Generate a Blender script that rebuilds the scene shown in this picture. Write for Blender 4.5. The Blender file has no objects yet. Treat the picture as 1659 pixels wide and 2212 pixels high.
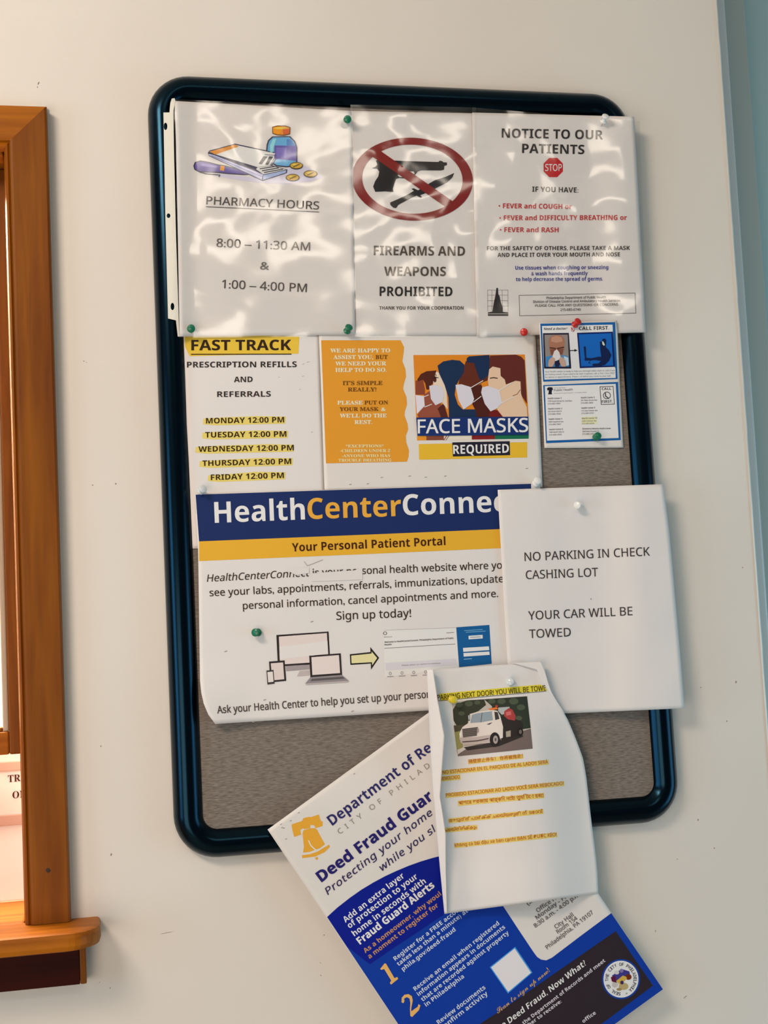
import bpy, math, random
from mathutils import Vector, Matrix, noise
from mathutils.geometry import tessellate_polygon
random.seed(4)
sc = bpy.context.scene
col = sc.collection

# ------------------------------------------------------------------ camera
ZO = 1.35                       # height of the lens above the floor
DIST = 1.6203                   # lens to wall
FPX = 3000.0                    # focal length in pixels of the 1659 wide frame
RX = (0.97672371, -0.03043414, 0.21233124)
RY = (-0.20893168, 0.0891259, 0.97386043)
RZ = (-0.04856282, -0.99555529, 0.08069272)
CAM = Vector((0, -DIST, ZO))
cd = bpy.data.cameras.new('camera')
cd.sensor_fit = 'HORIZONTAL'; cd.sensor_width = 36; cd.lens = FPX / 1659 * 36
cd.clip_start = 0.05
cam = bpy.data.objects.new('camera', cd); col.objects.link(cam)
r = Vector((RX[0], RY[0], RZ[0])); d = Vector((RX[1], RY[1], RZ[1])); f = Vector((RX[2], RY[2], RZ[2]))
m = Matrix((r, -d, -f)).transposed().to_4x4(); m.translation = CAM
cam.matrix_world = m
sc.camera = cam

# ------------------------------------------------------------------ world, light, exposure
w = bpy.data.worlds.new('world'); sc.world = w; w.use_nodes = True
bg = w.node_tree.nodes['Background']; bg.inputs[0].default_value = (0.80, 0.88, 0.94, 1); bg.inputs[1].default_value = 0.12
sc.view_settings.view_transform = 'Standard'; sc.view_settings.look = 'None'
sc.view_settings.exposure = 0.0; sc.view_settings.gamma = 1
sc.view_settings.use_curve_mapping = False

def area(name, loc, target, sx, sy, power, color):
    l = bpy.data.lights.new(name, 'AREA'); l.shape = 'RECTANGLE'; l.size = sx; l.size_y = sy
    l.energy = power; l.color = color
    o = bpy.data.objects.new(name, l); col.objects.link(o); o.location = loc
    o.rotation_euler = (Vector(target) - Vector(loc)).to_track_quat('-Z', 'Y').to_euler()
    return o
area('ceiling_lamp_light', (-1.05, -1.55, 2.66), (0.1, 0, 1.3), 0.7, 0.4, 27, (1.0, 0.83, 0.69))
area('low_fill_light', (-0.95, -1.95, 0.85), (0.1, 0, 1.0), 1.2, 1.1, 15.5, (1.0, 0.83, 0.70))  # unseen warm fill, added low at the left front to lift this side
area('rear_ceiling_lamp_light', (0.62, -2.75, 2.74), (0.62, -2.7, 0), 1.3, 0.6, 13, (1.0, 0.88, 0.74))
area('corridor_window_light', (2.2, -0.85, 0.85), (0.7, 0, 0.85), 0.8, 1.5, 11, (0.36, 0.77, 1.0))
area('left_window_light', (-2.4, -1.2, 1.3), (0.1, 0, 1.2), 0.8, 1.3, 16, (0.45, 0.78, 1.0))
area('office_lamp_light', (-0.45, 0.40, 2.05), (-0.35, 0.1, 1.0), 0.6, 0.3, 60, (1.0, 0.80, 0.60))

# ------------------------------------------------------------------ helpers
def at(px, py, h=0.0):
    """world point at height h in front of the wall, on the sight line of a measured pixel"""
    u = ((px - 829.5) / FPX, (py - 1106) / FPX, 1.0)
    v = [R[0] * u[0] + R[1] * u[1] + R[2] * u[2] for R in (RX, RY, RZ)]
    t = (DIST - h) / v[1]
    return Vector((t * v[0], -h, ZO + t * v[2]))

def tag(o, label=None, cat=None, group=None, kind=None):
    if label: o['label'] = label
    if cat: o['category'] = cat
    if group: o['group'] = group
    if kind: o['kind'] = kind
    return o

def thing(name, loc, label, cat, group=None):
    o = bpy.data.objects.new(name, None); col.objects.link(o); o.location = loc
    o.empty_display_size = 0.02
    return tag(o, label, cat, group)

def wloc(o):
    v = Vector((0, 0, 0))
    while o: v += o.location; o = o.parent
    return v

def mesh(name, verts, faces, mat, parent=None, smooth=False, loc=None):
    """verts in world coordinates; object origin at loc or at the parent's origin"""
    me = bpy.data.meshes.new(name)
    base = wloc(parent) if parent else Vector((0, 0, 0))
    l = Vector(loc) if loc is not None else Vector((0, 0, 0))
    off = base + l
    me.from_pydata([tuple(Vector(v) - off) for v in verts], [], faces)
    me.materials.append(mat)
    if smooth:
        for p in me.polygons: p.use_smooth = True
    o = bpy.data.objects.new(name, me); col.objects.link(o); o.location = l
    if parent: o.parent = parent
    return o

def box(x0, x1, y0, y1, z0, z1):
    v = [(x, y, z) for x in (x0, x1) for y in (y0, y1) for z in (z0, z1)]
    f = [(0, 1, 3, 2), (4, 6, 7, 5), (0, 4, 5, 1), (2, 3, 7, 6), (0, 2, 6, 4), (1, 5, 7, 3)]
    return v, f

def bevel(o, wd, seg=2):
    b = o.modifiers.new('bevel', 'BEVEL'); b.width = wd; b.segments = seg; b.limit_method = 'ANGLE'
    return o

def srgb(h):
    h = h.lstrip('#'); c = [int(h[i:i + 2], 16) / 255 for i in (0, 2, 4)]
    return [x / 12.92 if x <= 0.04045 else ((x + 0.055) / 1.055) ** 2.4 for x in c] + [1]

MATS = {}
def principled(name, color, rough=0.5, spec=0.5, bump=None, coat=0):
    if name in MATS: return MATS[name]
    mt = bpy.data.materials.new(name); mt.use_nodes = True
    nt = mt.node_tree; b = nt.nodes['Principled BSDF']
    b.inputs['Base Color'].default_value = color if not isinstance(color, str) else srgb(color)
    b.inputs['Roughness'].default_value = rough
    b.inputs['Specular IOR Level'].default_value = spec
    b.inputs['Coat Weight'].default_value = coat
    if bump:
        scale, strength, dist = bump
        tc = nt.nodes.new('ShaderNodeTexCoord'); n = nt.nodes.new('ShaderNodeTexNoise')
        n.inputs['Scale'].default_value = scale; n.inputs['Detail'].default_value = 4
        bp = nt.nodes.new('ShaderNodeBump'); bp.inputs['Strength'].default_value = strength; bp.inputs['Distance'].default_value = dist
        nt.links.new(tc.outputs['Object'], n.inputs['Vector']); nt.links.new(n.outputs['Fac'], bp.inputs['Height'])
        nt.links.new(bp.outputs['Normal'], b.inputs['Normal'])
    MATS[name] = mt
    return mt

def ramp_color(mt, tex_scale, c0, c1, stretch=(1, 1, 1), detail=5, lo=0.35, hi=0.65, distortion=0):
    nt = mt.node_tree; b = nt.nodes['Principled BSDF']
    tc = nt.nodes.new('ShaderNodeTexCoord'); mp = nt.nodes.new('ShaderNodeMapping'); mp.inputs['Scale'].default_value = stretch
    n = nt.nodes.new('ShaderNodeTexNoise'); n.inputs['Scale'].default_value = tex_scale; n.inputs['Detail'].default_value = detail
    n.inputs['Distortion'].default_value = distortion
    cr = nt.nodes.new('ShaderNodeValToRGB')
    cr.color_ramp.elements[0].position = lo; cr.color_ramp.elements[1].position = hi
    cr.color_ramp.elements[0].color = srgb(c0); cr.color_ramp.elements[1].color = srgb(c1)
    nt.links.new(tc.outputs['Object'], mp.inputs['Vector']); nt.links.new(mp.outputs['Vector'], n.inputs['Vector'])
    nt.links.new(n.outputs['Fac'], cr.inputs['Fac']); nt.links.new(cr.outputs['Color'], b.inputs['Base Color'])
    return cr

M_wall = principled('wall_paint', '#e6e0d6', 0.55, 0.35, (9, 0.25, 0.004))
ramp_color(M_wall, 1.6, '#e2dad0', '#e8e3da', detail=3)
M_teal = principled('teal_wall_paint', '#bcd6d6', 0.6, 0.3, (30, 0.2, 0.001))
M_trimgrey = principled('grey_gloss_trim_paint', '#dededb', 0.35, 0.5)
M_shadestrip = principled('grey_green_shade_tone', '#bcc3bc', 0.5, 0.4)
M_ceil = principled('ceiling_paint', '#dcd6cb', 0.8, 0.2)
M_floor = principled('floor_vinyl', '#8f867a', 0.4, 0.4); ramp_color(M_floor, 30, '#857b6e', '#9a9184')
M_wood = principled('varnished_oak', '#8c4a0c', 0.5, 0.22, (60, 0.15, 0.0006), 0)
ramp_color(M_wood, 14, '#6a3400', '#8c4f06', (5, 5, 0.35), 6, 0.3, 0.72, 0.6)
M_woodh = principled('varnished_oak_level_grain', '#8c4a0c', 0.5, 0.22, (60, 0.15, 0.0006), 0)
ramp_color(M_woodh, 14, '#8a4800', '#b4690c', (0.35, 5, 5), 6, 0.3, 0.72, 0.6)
M_woodd = principled('sill_shaded_oak', '#4a1c08', 0.55, 0.12)  # oak for the apron, with the sill's shade put into its darker colour
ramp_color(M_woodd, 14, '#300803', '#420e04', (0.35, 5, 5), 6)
M_office = principled('office_wall_paint', '#f3e8d6', 0.7, 0.2)
M_counter = principled('cream_counter_laminate', '#f0c9a0', 0.35, 0.4)
M_navy = principled('dark_navy_frame_plastic', '#010204', 0.22, 0.42, (900, 0.12, 0.0003))
M_navy.node_tree.nodes['Principled BSDF'].inputs['Specular Tint'].default_value = (0.18, 0.6, 1.0, 1)
M_fabric = principled('grey_woven_fabric', '#80766d', 0.95, 0.1)
def fabric_nodes():
    nt = M_fabric.node_tree; b = nt.nodes['Principled BSDF']
    ramp_color(M_fabric, 520, '#6c635b', '#938980', (0.25, 1, 1.6), 3, 0.3, 0.7)
    n = [x for x in nt.nodes if x.type == 'TEX_NOISE'][0]
    bp = nt.nodes.new('ShaderNodeBump'); bp.inputs['Strength'].default_value = 0.7; bp.inputs['Distance'].default_value = 0.0008
    nt.links.new(n.outputs['Fac'], bp.inputs['Height']); nt.links.new(bp.outputs['Normal'], b.inputs['Normal'])
fabric_nodes()
M_paper = principled('white_paper', '#eae6e4', 0.6, 0.25, (25, 0.18, 0.002))
M_card = principled('glossy_white_paper', '#e8e3de', 0.38, 0.4, (25, 0.12, 0.002))
M_backing = principled('board_backing', '#2a2622', 0.8)
M_steel = principled('pin_steel', '#b8b8b8', 0.25, 0.6); M_steel.node_tree.nodes['Principled BSDF'].inputs['Metallic'].default_value = 1
M_rubber = principled('dark_scuff', '#968b7e', 0.8)

def film_material(name, rough, tint, bias, bumpv):
    mt = bpy.data.materials.new(name); mt.use_nodes = True; nt = mt.node_tree; nt.nodes.clear()
    out = nt.nodes.new('ShaderNodeOutputMaterial'); mix = nt.nodes.new('ShaderNodeMixShader')
    tr = nt.nodes.new('ShaderNodeBsdfTransparent'); tr.inputs[0].default_value = tint
    gl = nt.nodes.new('ShaderNodeBsdfGlossy'); gl.inputs['Roughness'].default_value = rough; gl.inputs['Color'].default_value = (1, 1, 1, 1)
    lw = nt.nodes.new('ShaderNodeLayerWeight'); lw.inputs[0].default_value = 0.5
    pw = nt.nodes.new('ShaderNodeMath'); pw.operation = 'POWER'; pw.inputs[1].default_value = 5
    fr = nt.nodes.new('ShaderNodeMath'); fr.operation = 'MULTIPLY_ADD'; fr.inputs[1].default_value = 0.93; fr.inputs[2].default_value = 0.05
    ad = nt.nodes.new('ShaderNodeMath'); ad.operation = 'ADD'; ad.inputs[1].default_value = bias
    tc = nt.nodes.new('ShaderNodeTexCoord'); n = nt.nodes.new('ShaderNodeTexNoise'); n.inputs['Scale'].default_value = bumpv[0]; n.inputs['Detail'].default_value = 2.5
    n.inputs['Roughness'].default_value = 0.42; n.inputs['Distortion'].default_value = 0.3
    bp = nt.nodes.new('ShaderNodeBump'); bp.inputs['Strength'].default_value = bumpv[1]; bp.inputs['Distance'].default_value = bumpv[2]
    L = nt.links.new
    L(tc.outputs['Object'], n.inputs['Vector']); L(n.outputs['Fac'], bp.inputs['Height'])
    L(bp.outputs['Normal'], gl.inputs['Normal']); L(bp.outputs['Normal'], lw.inputs['Normal']); L(lw.outputs['Facing'], pw.inputs[0]); L(pw.outputs[0], fr.inputs[0])
    L(fr.outputs[0], ad.inputs[0]); L(ad.outputs[0], mix.inputs[0])
    L(tr.outputs[0], mix.inputs[1]); L(gl.outputs[0], mix.inputs[2]); L(mix.outputs[0], out.inputs[0])
    return mt
M_film = film_material('clear_sheet_protector', 0.13, (0.985, 0.985, 0.98, 1), 0.04, (8, 0.9, 0.011))
M_glass = film_material('window_glass', 0.02, (0.97, 0.98, 0.97, 1), 0.0, (2, 0.02, 0.001))
M_strip = principled('milky_plastic_strip', '#dcd2c6', 0.25, 0.5)
def pin_plastic(name, c, rough=0.28):
    return principled(name, c, rough, 0.6)
INK = {}
def ink(c, rough=0.45):
    v = srgb(c); k = 1.22                       # measured in a photo whose white paper reads about 0.6
    return principled('print_' + c.lstrip('#'), [min(0.86, x * k) for x in v[:3]] + [1], rough, 0.3)

# ------------------------------------------------------------------ sheets and print
def split_long(pts, tris, L):
    """subdivide triangles in the print plane so that they follow the bend of the sheet"""
    pts = list(pts); cache = {}; out = []; stack = list(tris)
    while stack:
        a, b, c = stack.pop()
        e = [((pts[i][0] - pts[j][0]) ** 2 + (pts[i][1] - pts[j][1]) ** 2, i, j, k) for i, j, k in ((a, b, c), (b, c, a), (c, a, b))]
        ln, i, j, k = max(e)
        if ln <= L * L: out.append((a, b, c)); continue
        key = (min(i, j), max(i, j))
        if key not in cache:
            cache[key] = len(pts); pts.append(((pts[i][0] + pts[j][0]) / 2, (pts[i][1] + pts[j][1]) / 2))
        q = cache[key]
        stack.append((i, q, k)); stack.append((q, j, k))
    return pts, out

STYLES = {'sans': (0x1D5A0, 0x1D7E2), 'bold': (0x1D5D4, 0x1D7EC), 'serif': (0x1D400, 0x1D7CE), 'script': (0x1D4D0, 0x1D7CE)}
def restyle(s, style):
    """letters of the chosen type style, taken from the mathematical alphabets"""
    if not style: return s
    L0, D0 = STYLES[style]; out = ''
    for ch in s:
        o = ord(ch)
        if 65 <= o <= 90: out += chr(L0 + o - 65)
        elif 97 <= o <= 122: out += chr(L0 + 26 + o - 97)
        elif 48 <= o <= 57: out += chr(D0 + o - 48)
        else: out += ch
    return out
def text_mesh(s, bold=0.0, style='sans', space=1.0, res=2):
    slant = 0.2 if style in ('italic', 'bolditalic') else 0.0
    base = {'italic': 'sans', 'bolditalic': 'bold'}.get(style, style)
    cu = bpy.data.curves.new('t', 'FONT'); cu.body = restyle(s, base); cu.size = 1; cu.resolution_u = res; cu.space_character = space
    ob = bpy.data.objects.new('t', cu); me = ob.to_mesh(); me.calc_loop_triangles()
    v = [(p.co.x + slant * p.co.y, p.co.y) for p in me.vertices]; t = [tuple(x.vertices) for x in me.loop_triangles]
    ob.to_mesh_clear(); bpy.data.objects.remove(ob); bpy.data.curves.remove(cu)
    return v, t
CAPS = {k: max(p[1] for p in text_mesh('H', 0, k)[0]) for k in STYLES}
CAPS['italic'] = CAPS['sans']; CAPS['bolditalic'] = CAPS['bold']
CAPH = CAPS['sans']

class Sheet:
    def __init__(s, name, label, cat, hfun, left, right, mat, group=None, nu=36, cell=9, thick=0.0002, origin=None, crop=None, amp=0.0006, wl=130.0, seed=0):
        s.h0 = hfun; s.amp = amp; s.wl = wl; s.seed = seed
        s.crop = crop or (1, 0, 0); s.layers = {}; s.line_no = 0
        bx = (left[-1][0] + right[-1][0]) / 2; by = (left[-1][1] + right[-1][1]) / 2
        s.root = thing(name, at(bx, by, s.h(bx, by)), label, cat, group)
        s.left, s.right, s.cell = left, right, cell
        s.grid('paper', mat, 0.0, thick)
    def h(s, px, py):
        n = noise.noise(Vector((px / s.wl, py / s.wl * 0.6, s.seed))) * s.amp
        return s.h0(px, py) + n
    def c(s, p):
        k, ox, oy = s.crop
        return (ox + p[0] / k, oy + p[1] / k)
    def grid(s, name, mat, lift, thick, left=None, right=None, hextra=None):
        left = left or s.left; right = right or s.right
        # resample rows along the side polylines
        rows = []
        n = len(left)
        for i in range(n - 1):
            ln = max(math.dist(left[i], left[i + 1]), math.dist(right[i], right[i + 1]))
            k = max(1, int(ln / s.cell))
            for j in range(k):
                t = j / k
                rows.append((tuple(left[i][q] * (1 - t) + left[i + 1][q] * t for q in (0, 1)), tuple(right[i][q] * (1 - t) + right[i + 1][q] * t for q in (0, 1))))
        rows.append((left[-1], right[-1]))
        nu = max(2, int(max(math.dist(a, b) for a, b in rows) / s.cell))
        vs, fs = [], []
        for dz in (0, -thick)[:2 if thick else 1]:
            for a, b in rows:
                for i in range(nu + 1):
                    t = i / nu; x = a[0] * (1 - t) + b[0] * t; y = a[1] * (1 - t) + b[1] * t
                    p = at(x, y, s.h(x, y) + lift + (hextra(x, y) if hextra else 0))
                    vs.append((p.x, p.y - dz, p.z))
        W = nu + 1; R = len(rows); N = W * R
        for j in range(R - 1):
            for i in range(nu):
                q = j * W + i
                fs.append((q, q + W, q + W + 1, q + 1))
                if thick: fs.append((N + q, N + q + 1, N + q + W + 1, N + q + W))
        for i in range(nu if thick else 0):
            fs.append((i, i + 1, N + i + 1, N + i)); q = (R - 1) * W + i; fs.append((q, N + q, N + q + 1, q + 1))
        for j in range(R - 1 if thick else 0):
            q = j * W; fs.append((q, N + q, N + q + W, q + W)); q = j * W + nu; fs.append((q, q + W, N + q + W, N + q))
        o = mesh(name, vs, fs, mat, s.root, True)
        return o
    def add(s, name, color, pts, tris, layer=1, L=14):
        """pts in pixels"""
        pts, tris = split_long(pts, tris, L)
        V, F, MI, CO = s.layers.setdefault((name, s.line_no if name == 'lettering' else 0), ([], [], [], []))
        b = len(V)
        if color not in CO: CO.append(color)
        MI += [CO.index(color)] * len(tris)
        for p in pts: V.append(at(p[0], p[1], s.h(*p) + 0.00012 * layer + 0.00008))
        F += [(a + b, c_ + b, d_ + b) for a, c_, d_ in tris]
    def poly(s, pts, color, layer=1, name='printed_picture', raw=False, holes=(), L=14):
        P = [[tuple(p) if raw else s.c(p) for p in ring] for ring in [pts] + list(holes)]
        tr = tessellate_polygon([[Vector((x, y, 0)) for x, y in ring] for ring in P])
        flat = [p for ring in P for p in ring]
        s.add(name, color, flat, tr, layer, L)
    def line(s, pts, wd, color, layer=2, name='printed_picture', raw=False, closed=False):
        P = list(pts) + ([pts[0]] if closed else [])
        for a, b in zip(P[:-1], P[1:]):
            dx, dy = b[0] - a[0], b[1] - a[1]; n = math.hypot(dx, dy) or 1
            ex, ey = dx / n * wd * 0.4, dy / n * wd * 0.4; ux, uy = -dy / n * wd / 2, dx / n * wd / 2
            s.poly([(a[0] + ux - ex, a[1] + uy - ey), (b[0] + ux + ex, b[1] + uy + ey), (b[0] - ux + ex, b[1] - uy + ey), (a[0] - ux - ex, a[1] - uy - ey)], color, layer, name, raw)
    def oval(s, c, rx, ry, color, layer=1, name='printed_picture', raw=False, hole=None, rot=0, n=32):
        def ring(rx, ry, cx, cy):
            return [(cx + rx * math.cos(a) * math.cos(rot) - ry * math.sin(a) * math.sin(rot), cy + rx * math.cos(a) * math.sin(rot) + ry * math.sin(a) * math.cos(rot)) for a in [2 * math.pi * i / n for i in range(n)]]
        s.poly(ring(rx, ry, *c), color, layer, name, raw, [ring(hole[0], hole[1], *c)] if hole else ())
    def text(s, body, p0, p1, cap, color='#2c2828', bold=0.0, style='sans', space=1.0, layer=3, name='lettering', raw=False, up=None, under=0, res=0):
        s.line_no += 1
        if bold >= 0.02 and style == 'sans': style, bold = 'bold', max(0, bold - 0.03)
        k = 1 if raw else s.crop[0]
        p0 = p0 if raw else s.c(p0); p1 = p1 if raw else s.c(p1); cap = cap / k
        res = res or 2
        v, t = text_mesh(body, 0, style, space, res)
        if not v: return
        x0 = min(p[0] for p in v); x1 = max(p[0] for p in v)
        dx, dy = p1[0] - p0[0], p1[1] - p0[1]; n = math.hypot(dx, dy)
        if up is None: up = (dy / n, -dx / n)
        u = (up[0] * cap / CAPS[style], up[1] * cap / CAPS[style])
        kk = (x1 - x0)
        for q, (ox, oy) in enumerate(((-1, -.8), (1, -.8), (-1, .8), (1, .8)) if bold > 0 else ((0, 0),)):
            pts = [(p0[0] + dx * (x + ox * bold - x0) / kk + u[0] * (y + oy * bold), p0[1] + dy * (x + ox * bold - x0) / kk + u[1] * (y + oy * bold)) for x, y in v]
            s.add(name, color, pts, t, layer + 0.12 * q)
        if under:
            s.line([(p0[0] - u[0] * under, p0[1] - u[1] * under), (p1[0] - u[0] * under, p1[1] - u[1] * under)], cap * 0.09, color, layer, name, True)
    def finish(s, gloss=0.45):
        for (name, _), (V, F, MI, CO) in s.layers.items():
            o = mesh(name, V, F, ink(CO[0], gloss), s.root)
            if name in ('speck', 'highlighter_mark'): o['kind'] = 'stuff'
            for c_ in CO[1:]: o.data.materials.append(ink(c_, gloss))
            for p_, i_ in zip(o.data.polygons, MI): p_.material_index = i_

def lerp(a, b, t): return a + (b - a) * max(0, min(1, t))
def smooth(t): t = max(0, min(1, t)); return t * t * (3 - 2 * t)

# ------------------------------------------------------------------ setting
xc = at(1612, 900).x                       # end of the wall
win_r = at(45, 1500).x                     # right side of the opening
z_sill = at(150, 1985).z
z_head = at(60, 227, 0.019).z - (at(127, 1100, 0.019).x - at(29, 1100, 0.019).x)
win_r = at(29, 1100, 0.019).x + 0.003
win_l = win_r - 0.92
WT = 0.13
zb, zt = z_sill - 0.02, z_head + 0.011
v, f = [], []
def addbox(V, F, b):
    n = len(V); V += b[0]; F += [tuple(i + n for i in q) for q in b[1]]
for b in ((-2.2, win_l, 0, WT, 0, 2.8), (win_r + 0.004, xc, 0, WT, 0, 2.8), (win_l, win_r + 0.004, 0, WT, 0, zb), (win_l, win_r + 0.004, 0, WT, zt, 2.8)):
    addbox(v, f, box(*b))
wall = tag(mesh('wall_back', v, f, M_wall), kind='structure')
# rounded plaster bead on the open end of the wall, chipped along its edge
bead_v, bead_f = [], []
zz = [1.35 - 1.35 + i * 0.02 for i in range(141)]
for i, z in enumerate(zz):
    rr = 0.004 + 0.0007 * noise.noise(Vector((z * 35, 1, 0))) + (0.0005 * noise.noise(Vector((z * 90, 5, 0))))
    for k in range(7):
        a = math.pi / 2 * k / 6 - 0.0
        bead_v.append((xc - 0.003 + rr * math.sin(a), 0.003 - rr * math.cos(a) - 0.0006, z))
for i in range(len(zz) - 1):
    for k in range(6):
        q = i * 7 + k; bead_f.append((q, q + 1, q + 8, q + 7))
tag(mesh('trim_1', bead_v, bead_f, principled('bead_paint', '#efeee8', 0.2, 0.5), None, True), kind='structure')
# grey casing standing in the recess behind the end of the wall
def xy_at(px, py, yd):                      # x of a pixel's sight line at depth yd behind the wall plane
    return at(px, py, -yd).x
y1 = 0.05
v, f = box(xc + 0.0005, xy_at(1635, 900, y1 - .006), y1, y1 + 0.07, 0, 2.8)
bevel(tag(mesh('trim_2', v, f, M_trimgrey), kind='structure'), 0.004, 3)
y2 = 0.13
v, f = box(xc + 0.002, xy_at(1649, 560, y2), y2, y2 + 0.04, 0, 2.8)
bevel(tag(mesh('shade_strip', v, f, M_shadestrip), kind='structure'), 0.003, 2)  # soft band of shade past the casing, put in as a grey-green strip
v, f = box(xc - 0.15, 2.4, 0.19, 0.29, 0, 2.8)
tag(mesh('wall_right', v, f, M_teal), kind='structure')
v, f = box(-2.2, 2.4, -4.2, 1.5, -0.05, 0)
tag(mesh('floor', v, f, M_floor), kind='structure')
v, f = box(-2.2, 2.4, -4.2, 1.5, 2.8, 2.85)
tag(mesh('ceiling', v, f, M_ceil), kind='structure')
# office behind the window
v, f = box(-1.6, 0.35, 0.62, 0.66, 0, 2.8)
tag(mesh('wall_office', v, f, M_office), kind='structure')

# small scuffs and nail dents on the wall, each where the paint is broken
def scuff(px, py, rx, ry, rot=0.3, c=M_rubber):
    rx *= 0.6; ry *= 0.6
    vs = [at(px, py, 0.0004)]
    for i in range(7):
        a = 2 * math.pi * i / 7; rr = 0.75 + 0.35 * random.random()
        x = rx * rr * math.cos(a); y = ry * rr * math.sin(a)
        vs.append(at(px + x * math.cos(rot) - y * math.sin(rot), py + x * math.sin(rot) + y * math.cos(rot), 0.0001))
    mesh('scuff_mark', vs, [(0, 1 + i, 1 + (i + 1) % 7) for i in range(7)], c, wall)
for a in ((83, 180, 3, 7, .4), (81, 188, 2, 3), (1590, 1473, 3, 5), (1514, 1485, 2, 2.5), (1570, 1558, 2.5, 3), (1508, 1771, 2.5, 4), (1543, 1832, 3, 3), (1463, 1856, 1.5, 2.5),
          (1416, 2011, 1.5, 5, .2), (1604, 1226, 2, 3), (1480, 2154, 10, 1.5, -.7), (240, 1846, 3, 5), (238, 2134, 2, 3), (215, 2122, 2, 2), (181, 780, 3, 2), (187, 783, 2, 1.5),
          (700, 2020, 3, 2), (693, 2107, 3, 2), (692, 2080, 2, 2), (218, 1612, 2, 4), (360, 2015, 26, 1, -.2), (250, 1045, 3, 3), (200, 1048, 3, 2)):
    scuff(*a)

# ------------------------------------------------------------------ counter window
win = bpy.data.objects.new('window_1', None); col.objects.link(win); win.location = ((win_l + win_r) / 2, 0, z_sill); win['kind'] = 'structure'
CH = 0.019                                    # casing thickness
xo = at(127, 1100, CH).x                      # outer right edge of the casing
xi = at(29, 1100, CH).x
xo += (at(100, 240, CH).x - at(100, 240, CH).x)
z_ct = at(60, 227, CH).z; cw = xo - xi
def prism(path, prof_fn, name, mat): pass
# right casing with mitred top: profile across its width, extruded along z
def casing_profile(t):                        # t 0 inner .. 1 outer -> depth
    return CH
def casing(side):
    s = 1 if side > 0 else -1
    a = xi if s > 0 else win_l - (xi - win_r); b = xo if s > 0 else a - cw
    prof = [(0.0, 0.0), (0.0, 0.010), (0.03, 0.0145), (0.08, 0.0165), (0.12, 0.0150), (0.15, 0.0185), (0.2, CH), (0.94, CH), (0.985, 0.0175), (1.0, 0.014), (1.0, 0.0)]
    V, F = [], []
    for t, h in prof:
        x = a + (b - a) * t
        V.append((x, -h, z_sill + 0.0005)); V.append((x, -h, z_ct - (1 - t) * cw))
    n = len(prof)
    for i in range(n - 1): F.append((2 * i, 2 * i + 2, 2 * i + 3, 2 * i + 1))
    F.append(tuple(2 * i for i in range(n))[::-1]); F.append(tuple(2 * i + 1 for i in range(n)))
    return mesh('side_casing', V, F, M_wood, win, False)
casing(1); casing(-1)
prof = [(0.0, 0.0), (0.0, 0.010), (0.03, 0.0145), (0.08, 0.0165), (0.12, 0.0150), (0.15, 0.0185), (0.2, CH), (0.94, CH), (0.985, 0.0175), (1.0, 0.014), (1.0, 0.0)]
V, F = [], []
la = win_l - (xi - win_r)
for t, h in prof:
    z = z_ct - (1 - t) * cw
    V.append((la - cw * t, -h, z)); V.append((xi + cw * t, -h, z))
for i in range(len(prof) - 1): F.append((2 * i, 2 * i + 1, 2 * i + 3, 2 * i + 2))
F.append(tuple(2 * i for i in range(len(prof)))); F.append(tuple(2 * i + 1 for i in range(len(prof)))[::-1])
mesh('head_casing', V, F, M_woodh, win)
# paint line along the top of the casing, caulk
v, f = box(la - cw, xo, -0.004, 0, z_ct + 0.0002, z_ct + 0.004)
mesh('caulk_bead', v, f, principled('caulk', '#e6dccb', 0.5), win)
# jamb liners
def wbox(name, b, mat, bv=0.002):
    v, f = box(*b); return bevel(mesh(name, v, f, mat, win), bv, 2)
wbox('jamb', (xi - 0.001, xi + 0.0065, 0.0005, WT, z_sill, z_ct - cw), M_wood)
wbox('jamb', (win_l - 0.0035, win_l + 0.014, 0.0005, WT, z_sill, z_ct - cw), M_wood)
wbox('head_jamb', (win_l + 0.014, xi - 0.0015, 0.0005, WT, z_ct - cw - 0.004, z_ct - cw + 0.012), M_woodh)
# stool with rounded end
SP = 0.078; ST = 0.020
xr = at(218, 2010, 0.05).x
zs0 = z_sill
def stool():
    V, F = [], []
    pts = [(la - cw - 0.03, 0.0)]
    out = [(la - cw - 0.03, 0.0), (la - cw - 0.03, -SP + 0.03)]
    for i in range(7):
        a = math.pi * i / 12; out.append((la - cw - 0.0 - 0.03 * math.cos(a), -SP + 0.03 - 0.03 * math.sin(a)))
    for i in range(9):
        a = math.pi / 2 * i / 8; out.append((xr - 0.034 + 0.034 * math.sin(a), -SP + 0.042 - 0.042 * math.cos(a)))
    out.append((xr, 0.0))
    rings = [(0.004, 0.0), (0.0012, -0.0012), (0.0, -0.005), (0.0, -ST + 0.006), (0.0014, -ST + 0.0014), (0.005, -ST)]
    cx = (la + xr) / 2
    for ins, dz in rings:
        for x, y in out:
            X = x - ins if x > cx else x + ins
            V.append((X, min(0, y + ins) if y < 0 else 0.0, zs0 + dz))
    n = len(out)
    for j in range(len(rings) - 1):
        for i in range(n):
            k = (i + 1) % n; F.append((j * n + i, j * n + k, (j + 1) * n + k, (j + 1) * n + i))
    F.append(tuple(range(n))[::-1]); F.append(tuple(range(5 * n, 6 * n)))
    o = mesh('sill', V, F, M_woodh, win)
    return o
stool()
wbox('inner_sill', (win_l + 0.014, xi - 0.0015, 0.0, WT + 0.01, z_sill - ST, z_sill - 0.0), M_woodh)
za = at(100, 2132, 0.02).z
xa = at(172, 2090, 0.024).x
v, f = box(la - cw, xa, -0.024, -0.0002, za, z_sill - ST - 0.0002); bevel(mesh('apron', v, f, M_woodd, win), 0.001, 2)
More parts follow.
